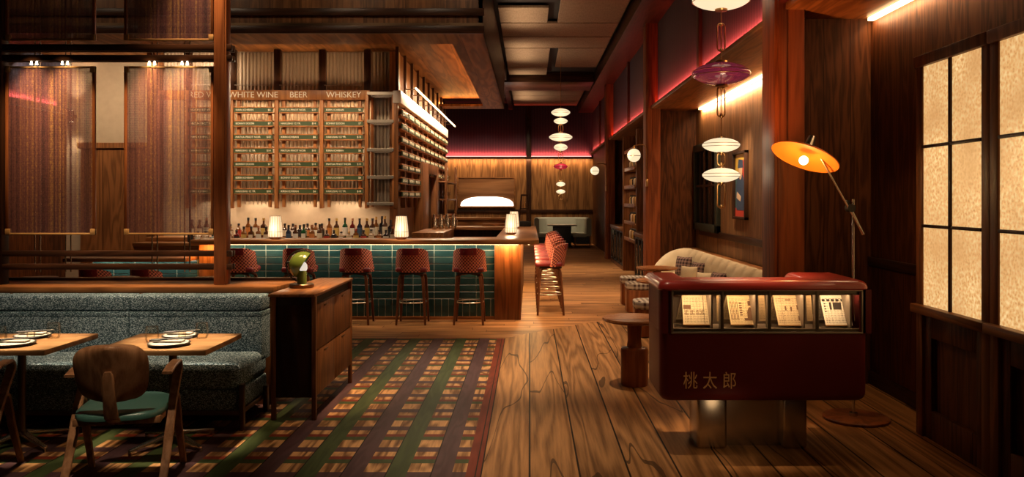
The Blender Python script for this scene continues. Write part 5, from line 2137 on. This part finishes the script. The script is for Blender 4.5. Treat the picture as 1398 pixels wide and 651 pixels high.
ar0, ar1 = at(1179, 320, FY - 0.04), at(1116, 207, FY - 0.04)
b = B()
b.cyl(ar0, ar1, 0.008)
b.cyl(ar0, ar0.lerp(jp, 0.85), 0.013)
obj('arm', b, 'steel', fl)
dc = at(1099, 214, FY - 0.06)
dax = Vector((0.388, 0.19, 0.88)).normalized()
b = B()
RD = 0.252
b.lathe([(0.0, 0.052), (0.05, 0.050), (0.14, 0.036), (0.22, 0.012), (RD, -0.006), (RD + 0.002, 0.0), (0.22, 0.018), (0.14, 0.042), (0.05, 0.056), (0.0, 0.058)], dc, 48, dax)
MT['orange_shade'] = plain('orange enamel', (0.88, 0.22, 0.02), 0.45)
obj('shade', b, 'orange_shade', fl, smooth=60)
b = B()
b.lathe([(0, 0.0585), (0.036, 0.0585), (0.036, 0.09), (0.027, 0.17), (0, 0.172)], dc, 20, dax)
obj('socket_cap', b, 'chrome', fl)
b = B()
b.ball(dc - dax * 0.03, 0.034, 18)
obj('bulb', b, 'bulb', fl)
point('floor_lamp_light', dc - dax * 0.12, 5.0, (1.0, 0.62, 0.22), 0.035)
point('floor_lamp_glow', dc - dax * 0.20, 2.5, (1.0, 0.48, 0.14), 0.1)

# ------------------------------------------------------------------ pendants
def disc_prof(r, h):
    out = []
    n = 14
    for i in range(n + 1):
        a = -PI / 2 + PI * i / n
        q = math.sin(a)
        out.append((r * max(0.0, 1 - abs(q) ** 1.8) ** 0.56, h / 2 * q))
    return out


def pendant(label, X, Y, items, grp, links, ztop):
    """items: (top px y, bottom px y, half width px, material)"""
    t = thing('pendant_lamp', label, 'lamp', (X, Y, ztop), 0, grp)
    sc = Y / F
    for (ya, yb_, hwp, mt) in items:
        za, zb_ = EYE - (ya - PY0) * sc, EYE - (yb_ - PY0) * sc
        r = hwp * sc
        zc, h = (za + zb_) / 2, za - zb_
        b = B()
        b.lathe(disc_prof(r, h), (X, Y, zc), 40)
        dsc = obj('glass_disc', b, mt, t, smooth=60)
        b = B()
        for dz, k in ((h * 0.10, 0.985), (-h * 0.10, 0.985)):
            b.tube([(X + (r * k + 0.003) * math.cos(2 * PI * i / 40), Y + (r * k + 0.003) * math.sin(2 * PI * i / 40), zc + dz) for i in range(40)], max(0.0018, 0.004 * r / 0.28), 5, True)
        obj('band', b, 'brass', dsc)
        b = B()
        b.lathe([(0, 0), (r * 0.20, 0), (r * 0.20, h * 0.1), (0, h * 0.12)], (X, Y, za - h * 0.04), 18)
        b.lathe([(0, -h * 0.12), (r * 0.22, -h * 0.1), (r * 0.22, 0), (0, 0)], (X, Y, zb_ + h * 0.03), 18)
        obj('collar', b, 'brass', dsc)
    b = B()
    for (ya, yb_) in links:
        za, zb_ = EYE - (ya - PY0) * sc, EYE - (yb_ - PY0) * sc
        wl_ = 5.2 * sc if Y < 12 else 3.0 * sc
        L = za - zb_ - 2 * wl_
        P = []
        for i in range(9):
            a = PI * i / 8
            P.append((X + wl_ * math.cos(a), Y, za - wl_ + wl_ * math.sin(a)))
        for i in range(9):
            a = PI + PI * i / 8
            P.append((X + wl_ * math.cos(a), Y, zb_ + wl_ + wl_ * math.sin(a)))
        b.tube(P, 0.0065, 6, True)
        b.ball((X, Y, zb_ + 0.012), 0.020, 10)
        b.ball((X, Y, za - 0.012), 0.018, 10)
    obj('chain_link', b, 'brass', t)
    b = B()
    zlow = EYE - (max(i[1] for i in items) - PY0) * sc
    b.cyl((X, Y, zlow), (X, Y, ztop), 0.005, n=8)
    obj('rod', b, 'brass', t)
    for (ya, yb_, hwp, mt) in items:
        if mt == 'opal':
            point('pendant_light', (X, Y - hwp * sc - 0.12, EYE - ((ya + yb_) / 2 - PY0) * sc), 2.6, WARM2, 0.1)
    return t


mp = NT('plum blown glass')
sx = mp.sep(mp.coord())
nz = mp.noise(mp.vmul(mp.coord(), (3, 3, 34)), 1.0, 3)
cc_ = mp.ramp(nz, [(0.3, (0.14, 0.015, 0.10)), (0.5, (0.40, 0.06, 0.20)), (0.7, (0.12, 0.05, 0.30))])
mp.link(cc_, mp.b.inputs['Base Color'])
mp.set(Roughness=0.06)
mp.b.inputs['Transmission Weight'].default_value = 0.75
mp.b.inputs['Emission Color'].default_value = (0.55, 0.07, 0.13, 1)
mp.b.inputs['Emission Strength'].default_value = 0.12
mp.b.inputs['Coat Weight'].default_value = 0.8
MT['plum'] = mp.m
YP = 8.0
pendant('large pendant of stacked glass discs with a plum disc, above the red stand', (984.5 - PX0) * YP / F, YP,
        [(-14, 13, 39, 'opal'), (85, 116, 39.5, 'plum'), (188, 208, 25.5, 'opal'), (229, 249, 25.5, 'opal')], 'disc pendants',
        [(32, 70), (118, 160), (208, 226), (250, 284)], ZC)
YP2 = 19.6
MT['red_disc'] = plain('crimson glass', (0.30, 0.012, 0.03), 0.15, coat=0.6, emit=(0.8, 0.03, 0.08), estr=0.35)
pendant('distant pendant of stacked glass discs with a crimson disc, before the end wall', (765.5 - PX0) * YP2 / F, YP2,
        [(148, 159, 13, 'opal'), (161, 169.5, 9.5, 'opal'), (181.5, 193, 16, 'opal'), (196, 206, 9.5, 'opal'), (223, 231.5, 9.5, 'red_disc'), (248, 254.5, 6.2, 'opal'), (258.5, 264.5, 6.2, 'opal')], 'disc pendants',
        [(170, 181), (207, 222), (232, 247), (265, 273)], ZC)

# ------------------------------------------------------------------ globe wall lamps on the columns
for (px, py, yc, lb) in ((865.5, 212, 14.55, 'opal globe wall lamp on the nearer column beyond the sofa'), (812, 233, 22.35, 'small opal globe wall lamp on the far column near the end wall')):
    c = at(px, py, yc)
    t = thing('globe_lamp', lb, 'lamp', (2.12, yc + 0.17, c.z), 0, 'globe wall lamps')
    b = B()
    b.ball(c, 0.118, 24, 1.0)
    obj('globe', b, 'opal', t, smooth=60)
    b = B()
    b.tube([c + Vector((0.122 * math.cos(2 * PI * i / 30), 0.122 * math.sin(2 * PI * i / 30), -0.01)) for i in range(30)], 0.006, 6, True)
    b.cyl(c + Vector((0, 0, 0.10)), c + Vector((0, 0, 0.17)), 0.03, 0.016)
    obj('band', b, 'brass', t)
    xa = 2.10
    b = B()
    b.tube([c + Vector((0, 0, 0.17)), c + Vector((0.1, 0, 0.19)), (xa - 0.07, yc + 0.05, c.z + 0.19), (xa - 0.03, yc + 0.10, c.z + 0.17), (xa - 0.012, yc + 0.12, c.z + 0.10), (xa - 0.012, yc + 0.12, c.z - 0.5)], 0.009)
    b.box((xa - 0.02, yc + 0.11, c.z - 0.55), (xa + 0.02, yc + 0.18, c.z - 0.42), 0.004)
    obj('arm', b, 'brass', t)
    point('globe_light', c + Vector((-0.2, -0.05, 0)), 5, WARM2, 0.1)

# ------------------------------------------------------------------ sofa, pillows, tables and stools in the alcove
sf = thing('sofa', 'long cream buttoned sofa with a curved far end along the alcove wall', 'sofa', (2.7, 11.0, 0))
SBX, SYN, SYF = 2.70, 7.9, 13.75
path = [(SBX, SYN), (SBX, 9.0), (SBX, 10.0), (SBX, 11.0), (SBX, 12.0), (SBX, 13.0), (SBX, 13.6)]
RC = 0.34
for i in range(1, 11):
    a = PI / 2 * i / 10
    path.append((SBX - RC * (1 - math.cos(a)), 13.6 + RC * math.sin(a)))
path += [(SBX - RC - 0.20, 13.6 + RC)]
PV = [Vector((x, y, 0)) for x, y in path]


def along(u):
    L = [0]
    for i in range(1, len(PV)):
        L.append(L[-1] + (PV[i] - PV[i - 1]).length)
    d = u * L[-1]
    for i in range(1, len(PV)):
        if d <= L[i] + 1e-9:
            f = (d - L[i - 1]) / (L[i] - L[i - 1])
            return PV[i - 1].lerp(PV[i], f), (PV[i] - PV[i - 1]).normalized(), d
    return PV[-1], (PV[-1] - PV[-2]).normalized(), L[-1]


def sback(u, v):
    p, d, s_ = along(u)
    nrm = Vector((-d.y, d.x, 0))            # towards the room
    ff = math.cos(s_ * 2 * PI / 0.42) * math.cos((v - 0.5) * 2 * PI / 0.9)
    puff = 0.016 * ff * (1 if 0.08 < v < 0.92 else 0)
    prof = [(0.02, 0.30), (0.075, 0.42), (0.055, 0.62), (0.02, 0.72), (-0.02, 0.775), (-0.07, 0.74)]
    k = v * (len(prof) - 1)
    i = min(int(k), len(prof) - 2)
    f = k - i
    o = prof[i][0] * (1 - f) + prof[i + 1][0] * f
    z = prof[i][1] * (1 - f) + prof[i + 1][1] * f
    end = max(0.0, (u - 0.915) / 0.085)
    z = 0.30 + (z - 0.30) * (1 - 0.62 * end ** 2.6)
    return p + nrm * (o + puff) + Vector((0, 0, z))


b = B()
b.grid(sback, 150, 20, 0.05)
obj('backrest', b, 'cream_fabric', sf, smooth=60)
b = B()
Ls = 0
for i in range(16):
    for v in (0.42, 0.62):
        u = (i + (0.5 if v > 0.5 else 0.0)) / 16.5
        b.ball(Vector(sback(u, v)) + Vector((-0.004, 0, 0)), 0.013, 8)
obj('button', b, 'cream_fabric', sf)
b = B()
b.prism([(2.06, SYN), (2.64, SYN), (2.64, 13.5), (2.5, 13.82), (2.1, 13.86)], 2, 0.25, 0.42, 0.03, 3)
obj('seat_cushion', b, 'cream_fabric', sf, smooth=60)
b = B()
b.prism([(2.12, SYN), (2.70, SYN), (2.70, 13.5), (2.55, 13.85), (2.12, 13.85)], 2, 0.0, 0.25)
obj('base', b, 'cherry', sf)


def pillow(label, loc, w, h, tilt, rz, mat):
    c = Vector(loc)
    b = B()

    def pt(u, v, s):
        x, z = (u - 0.5) * 2, (v - 0.5) * 2
        t = ((1 - abs(x) ** 2.6) * (1 - abs(z) ** 2.6)) ** 0.5 if abs(x) < 1 and abs(z) < 1 else 0
        k = 1 - 0.07 * (1 - abs(x)) * abs(z) - 0.07 * (1 - abs(z)) * abs(x)
        return Vector((x * w / 2 * k, s * 0.075 * t, z * h / 2 * k))
    for s in (-1, 1):
        b.grid(lambda u, v: pt(u if s < 0 else 1 - u, v, s), 14, 14)
    bmesh.ops.remove_doubles(b.bm, verts=b.bm.verts, dist=0.0008)
    o = obj('pillow', b, mat, smooth=80)
    o.location = c
    o.rotation_euler = (tilt, 0, rz)
    tag(o, label, 'pillow', 'pillows on the sofa')
    return o


zs = 0.42
for (px, py, Y, s, mat, lb, rz) in ((933, 357, 13.2, 0.32, 'gingham_pillow', 'dark gingham pillow at the curved far end of the sofa', -0.9),
                                    (952, 369, 12.3, 0.30, 'gingham_pillow', 'dark gingham pillow in the middle of the sofa behind the cream cushion', -1.15),
                                    (940, 372, 11.9, 0.27, 'cream_fabric', 'plain cream pillow leaning before the middle gingham pillow', -0.75),
                                    (980, 376, 10.7, 0.29, 'gingham_pillow', 'dark gingham pillow on the sofa nearest the red stand', -1.15),
                                    (961, 379, 11.1, 0.25, 'cream_fabric', 'plain cream pillow half hidden by the red stand top', -0.8)):
    p = at(px, py, Y)
    pillow(lb, (p.x, p.y, zs + s * 0.46), s, s, -0.18, rz, mat)


def side_table(label, x, y, r, zt, rc=0.10):
    t = thing('side_table', label, 'table', (x, y, 0), 0, 'round side tables')
    b = B()
    b.lathe([(0, zt - 0.04), (r * 0.80, zt - 0.042), (r * 0.97, zt - 0.028), (r, zt - 0.016), (r * 0.985, zt), (0, zt)], (x, y, 0), 48)
    obj('tabletop', b, 'cherry_x', t, smooth=40)
    b = B()
    b.lathe([(0, 0), (rc * 1.18, 0), (rc * 1.22, 0.012), (rc * 1.22, 0.315), (rc * 1.16, 0.33), (rc * 0.66, 0.34), (rc * 0.66, 0.36), (rc * 0.60, 0.40), (rc * 0.66, zt - 0.06), (rc * 1.0, zt - 0.042), (0, zt - 0.042)], (x, y, 0), 32)
    obj('pedestal', b, 'cherry', t, smooth=40)
    return t


side_table('round cherry table on a stepped pedestal, tucked beside the red stand', 0.935, 7.32, 0.285, 0.60)
side_table('round cherry table in front of the curved sofa end, farthest of the three', (897 - PX0) * 12.5 / F, 12.5, 0.315, 0.615)
side_table('round cherry table behind the top left edge of the red stand', (900 - PX0) * 10.9 / F, 10.9, 0.31, 0.585)


def gstool(label, x, y, rz=0.0, w=0.40):
    t = thing('upholstered_stool', label, 'stool', (x, y, 0), rz, 'gingham topped stools')
    M_ = ROOT[t.name]
    b = B()
    h = w / 2
    c = 0.09
    pts = [(-h + c, -h), (h - c, -h), (h, -h + c), (h, h - c), (h - c, h), (-h + c, h), (-h, h - c), (-h, -h + c)]
    b.prism(pts, 2, 0.01, 0.335, 0.008)
    b.xform(M_)
    obj('base', b, 'cherry', t)
    b = B()
    h2 = h + 0.006
    pts = [(-h2 + c, -h2), (h2 - c, -h2), (h2, -h2 + c), (h2, h2 - c), (h2 - c, h2), (-h2 + c, h2), (-h2, h2 - c), (-h2, -h2 + c)]
    b.prism(pts, 2, 0.335, 0.435, 0.022, 3)
    b.xform(M_)
    obj('cushion', b, 'gingham', t)
    return t


gstool('gingham stool with a wooden base, farthest of the three', (865 - PX0) * 12.9 / F, 12.9)
gstool('gingham stool with a wooden base, middle of the three', (873 - PX0) * 12.05 / F, 12.05)
gstool('gingham stool with a wooden base, partly hidden by the near round table', (888 - PX0) * 9.95 / F, 9.95)

# poster in the alcove
pst = thing('framed_poster', 'narrow framed poster with a figure, on the alcove wall beside the window', 'poster', (XA, 12.0, 1.9))
py0, py1 = 11.45, 12.15
pz0, pz1 = 1.36, 2.34
b = B()
b.box((XA - 0.06, py0, pz0), (XA, py0 + 0.04, pz1), 0.004)
b.box((XA - 0.06, py1 - 0.04, pz0), (XA, py1, pz1), 0.004)
b.box((XA - 0.06, py0, pz0), (XA, py1, pz0 + 0.04), 0.004)
b.box((XA - 0.06, py0, pz1 - 0.04), (XA, py1, pz1), 0.004)
obj('frame', b, 'dark_wood', pst)
PC = {'teal': plain('poster teal', (0.05, 0.13, 0.14), 0.5), 'red': plain('poster red', (0.55, 0.05, 0.03), 0.5), 'yellow': plain('poster yellow', (0.75, 0.45, 0.06), 0.5),
      'skin': plain('poster cream', (0.75, 0.52, 0.34), 0.5), 'blue': plain('poster blue', (0.03, 0.06, 0.12), 0.5)}


def pshape(pts, mat, d, nm):
    q = B()
    q.prism([(py1 - 0.04 - p_[0] * (py1 - py0 - 0.08), pz0 + 0.04 + p_[1] * (pz1 - pz0 - 0.08)) for p_ in pts], 0, XA - 0.02 - d, XA - 0.018 - d)
    obj(nm, q, PC[mat], pst, smooth=0)


pshape([(0, 0), (1, 0), (1, 1), (0, 1)], 'teal', 0.0, 'print')
pshape([(0.0, 0.70), (1, 0.70), (1, 1), (0, 1)], 'yellow', 0.003, 'print')
pshape([(0.66, 0.45), (1, 0.45), (1, 0.90), (0.66, 0.90)], 'red', 0.005, 'print')
pshape([(0, 0), (1, 0), (1, 0.10), (0, 0.14)], 'red', 0.003, 'print')
pshape([(0.15, 0.1), (0.9, 0.1), (0.85, 0.5), (0.7, 0.66), (0.3, 0.66), (0.1, 0.5)], 'blue', 0.007, 'figure_print')
pshape(arc((0.5, 0.74), 0.15, 0, 2 * PI * 15 / 16, 15), 'skin', 0.009, 'figure_print')
pshape([(0.28, 0.78), (0.75, 0.78), (0.7, 0.90), (0.35, 0.92)], 'blue', 0.011, 'figure_print')
pshape([(0.15, 0.30), (0.5, 0.24), (0.55, 0.32), (0.2, 0.40)], 'skin', 0.009, 'figure_print')

# ------------------------------------------------------------------ far bay: shelving and fridges
bs = thing('display_shelving', 'tall recessed shelving with jars beyond the nearer column', 'shelf', (2.3, 17.9, 0))
b = B()
b.box((2.15, 18.85, 0), (2.75, 18.95, 3.1), 0.005)
b.box((2.20, 16.9, 0), (2.75, 16.98, 3.1), 0.005)
b.box((2.62, 16.98, 0), (2.75, 18.85, 3.1), 0.005)
obj('carcass', b, 'mid_z', bs)
SHZ = (0.75, 1.12, 1.50, 1.90, 2.30, 2.7)
for z in SHZ:
    b = B()
    b.box((2.18, 16.98, z - 0.03), (2.62, 18.85, z), 0.003)
    b.box((2.17, 16.98, z - 0.03), (2.185, 18.85, z + 0.05), 0.002)
    obj('shelf', b, 'mid_y', bs)
JM = [plain('gold jar', (0.55, 0.33, 0.08), 0.3), plain('ochre jar', (0.35, 0.18, 0.05), 0.25), plain('pale jar', (0.6, 0.48, 0.3), 0.3), plain('dark jar', (0.05, 0.03, 0.02), 0.2)]
for zi, z in enumerate(SHZ[:5]):
    area('shelf_led', (2.3, 17.9, z + 0.33), (0.03, 1.7), 2.0, WARM, (0, math.radians(-15), 0))
    for k in range(7):
        y = 17.15 + 0.25 * k
        t = thing('jar', '%s jar on the recessed shelving, %s from the near end, shelf %s' % (['gold', 'ochre', 'pale', 'dark'][(k + zi) % 4], NUM[k], ['just above the fridges', 'second above the fridges', 'in the middle', 'second from the top', 'at the top'][zi]), 'jar', (2.33, y, z), 0, 'jars on the recessed shelving')
        b = B()
        b.lathe([(0, 0), (0.062, 0), (0.065, 0.01), (0.065, 0.17), (0.045, 0.20), (0, 0.20)], (2.33, y, z), 16)
        obj('jar_body', b, JM[(k + zi) % 4], t)
        b = B()
        b.lathe([(0, 0.2), (0.048, 0.2), (0.048, 0.235), (0, 0.235)], (2.33, y, z), 16)
        obj('lid', b, 'black', t)


def fridge(label, y0, y1, n):
    t = thing('wine_fridge', label, 'fridge', (2.4, (y0 + y1) / 2, 0), 0, 'glass fronted wine fridges')
    b = B()
    b.box((2.14, y0, 0.90), (2.75, y1, 0.98), 0.005)
    b.box((2.16, y0, 0.0), (2.75, y0 + 0.05, 0.90))
    b.box((2.16, y1 - 0.05, 0.0), (2.75, y1, 0.90))
    b.box((2.16, y0, 0.0), (2.75, y1, 0.08))
    b.box((2.5, y0, 0.0), (2.75, y1, 0.9))
    obj('cabinet', b, 'mid_z', t)
    dw = (y1 - y0 - 0.1) / n
    for k in range(n):
        a = y0 + 0.05 + dw * k
        b = B()
        b.box((2.16, a + 0.01, 0.09), (2.19, a + 0.05, 0.89), 0.003)
        b.box((2.16, a + dw - 0.05, 0.09), (2.19, a + dw - 0.01, 0.89), 0.003)
        b.box((2.16, a + 0.01, 0.09), (2.19, a + dw - 0.01, 0.13), 0.003)
        b.box((2.16, a + 0.01, 0.85), (2.19, a + dw - 0.01, 0.89), 0.003)
        d = obj('door', b, 'black', t)
        b = B()
        b.box((2.172, a + 0.05, 0.13), (2.178, a + dw - 0.05, 0.85))
        obj('door_glass', b, 'pane', d, smooth=0)
        b = B()
        b.cyl((2.135, a + 0.06, 0.25), (2.135, a + 0.06, 0.75), 0.010, n=8)
        b.cyl((2.135, a + 0.06, 0.3), (2.16, a + 0.06, 0.3), 0.006, n=6)
        b.cyl((2.135, a + 0.06, 0.7), (2.16, a + 0.06, 0.7), 0.006, n=6)
        obj('handle', b, 'steel', d)
    return t


fridge('glass fronted wine fridge against the nearer column, below the globe lamp', 15.25, 16.85, 3)
fridge('glass fronted wine fridge beyond the jar shelving', 19.0, 21.8, 4)

# ------------------------------------------------------------------ end wall: lit wood panel and booth
ap = thing('wall_artwork', 'wooden wall panel with a glowing half moon on the end wall', 'artwork', (-1.6, YB, 1.8))
p0, p1 = at(626, 282, YB - 0.1), at(702, 243.5, YB - 0.1)
b = B()
b.box((p0.x, YB - 0.10, p0.z), (p1.x, YB - 0.02, p1.z), 0.01)
obj('panel', b, wood('figured walnut panel', (0.14, 0.055, 0.022), (0.36, 0.17, 0.075), 0, None, rough=0.3, fig=9, sc=0.5), ap)
b = B()
for (a_, c_) in (((p0.x - 0.04, p0.z - 0.04), (p0.x, p1.z + 0.04)), ((p1.x, p0.z - 0.04), (p1.x + 0.04, p1.z + 0.04)), ((p0.x, p0.z - 0.04), (p1.x, p0.z)), ((p0.x, p1.z), (p1.x, p1.z + 0.04))):
    b.box((a_[0], YB - 0.13, a_[1]), (c_[0], YB - 0.02, c_[1]), 0.006)
obj('frame', b, 'mid_x', ap)
m0, m1 = at(629, 281, YB - 0.11), at(701, 268.5, YB - 0.11)
b = B()
cx, rx, rz_ = (m0.x + m1.x) / 2, (m1.x - m0.x) / 2, m1.z - m0.z
pts = []
for i in range(31):
    a = PI * i / 30
    c0, s0_ = math.cos(a), math.sin(a)
    pts.append((cx + rx * (abs(c0) ** 0.75) * (1 if c0 > 0 else -1), m0.z + rz_ * s0_ ** 0.8))
b.prism(pts, 1, YB - 0.125, YB - 0.105)
obj('half_moon', b, 'moon', ap, smooth=0)

bo = thing('booth', 'curved pale grey-green booth against the end wall', 'bench', (1.1, 28.6, 0))
bx0, bx1, by0, by1 = 0.16, 2.08, 27.6, 29.3
b = B()
rb = 0.5
pth = [(bx0, by0), (bx0, by1 - rb)] + [(bx0 + rb - rb * math.cos(PI / 2 * i / 8), by1 - rb + rb * math.sin(PI / 2 * i / 8)) for i in range(1, 9)]
pth += [(bx1 - rb + rb * math.sin(PI / 2 * i / 8), by1 - rb + rb * math.cos(PI / 2 * i / 8)) for i in range(0, 9)] + [(bx1, by0)]
MT['booth'] = plain('pale grey-green velvet', (0.31, 0.31, 0.25), 0.8)
rows = []
cxm, cym = (bx0 + bx1) / 2, (by0 + by1) / 2
for (x, y) in pth:
    d = Vector((cxm - x, (cym - y) if y > by1 - rb + 0.01 else 0.0, 0))
    d = d.normalized() * 0.16
    rows.append([(x, y, 0.40), (x, y, 0.96), (x + d.x * 0.3, y + d.y * 0.3, 1.0), (x + d.x * 0.7, y + d.y * 0.7, 1.0), (x + d.x, y + d.y, 0.95), (x + d.x * 1.1, y + d.y * 1.1, 0.40)])
b.rings(rows)
bmesh.ops.recalc_face_normals(b.bm, faces=b.bm.faces)
obj('backrest', b, 'booth', bo, smooth=40)
b = B()
b.box((bx0 + 0.15, by0, 0.36), (bx0 + 0.62, by1 - 0.1, 0.47), 0.03)
b.box((bx1 - 0.62, by0, 0.36), (bx1 - 0.15, by1 - 0.1, 0.47), 0.03)
b.box((bx0 + 0.6, by1 - 0.65, 0.36), (bx1 - 0.6, by1 - 0.14, 0.47), 0.03)
obj('seat_cushion', b, 'booth', bo)
b = B()
b.box((bx0 + 0.02, by0 + 0.06, 0.12), (bx0 + 0.58, by1 - 0.2, 0.37))
b.box((bx1 - 0.58, by0 + 0.06, 0.12), (bx1 - 0.02, by1 - 0.2, 0.37))
b.box((bx0 + 0.05, by1 - 0.6, 0.12), (bx1 - 0.05, by1 - 0.16, 0.37))
obj('base', b, 'black', bo, smooth=0)
for (x, y) in ((bx0 + 0.05, by0 + 0.05), (bx0 + 0.55, by0 + 0.05), (bx1 - 0.05, by0 + 0.05), (bx1 - 0.55, by0 + 0.05)):
    b = B()
    b.cyl((x, y, 0), (x, y, 0.37), 0.018, 0.025, 10)
    obj('leg', b, 'mid_z', bo)
bt = thing('booth_table', 'booth table with a pale rim and dark pedestal before the end wall', 'table', (1.1, 28.2, 0))
b = B()
b.box((0.62, 27.75, 0.73), (1.60, 28.6, 0.77), 0.006)
obj('tabletop', b, 'cream_stone', bt)
b = B()
b.box((0.80, 27.95, 0.02), (1.42, 28.4, 0.73), 0.01)
b.box((0.75, 27.9, 0.0), (1.47, 28.45, 0.03), 0.004)
obj('pedestal', b, 'black', bt)
spot('booth_spot', (1.1, 27.2, 4.9), (1.1, 29.0, 0.7), 520, 34, 1.0)
b = B()
b.box((2.80, 7.5, 0.0), (3.03, 14.9, 0.74))
b.box((2.78, 7.5, 0.74), (3.03, 14.9, 0.77), 0.004)
tag(obj('sofa_ledge', b, 'mid_y'), 'long timber ledge between the sofa back and the alcove wall', 'ledge')
spot('added_poster_fill', (2.4, 10.9, 3.2), (3.06, 11.8, 1.9), 260, 40, 1.0)  # extra fill spot added because the poster came out dark
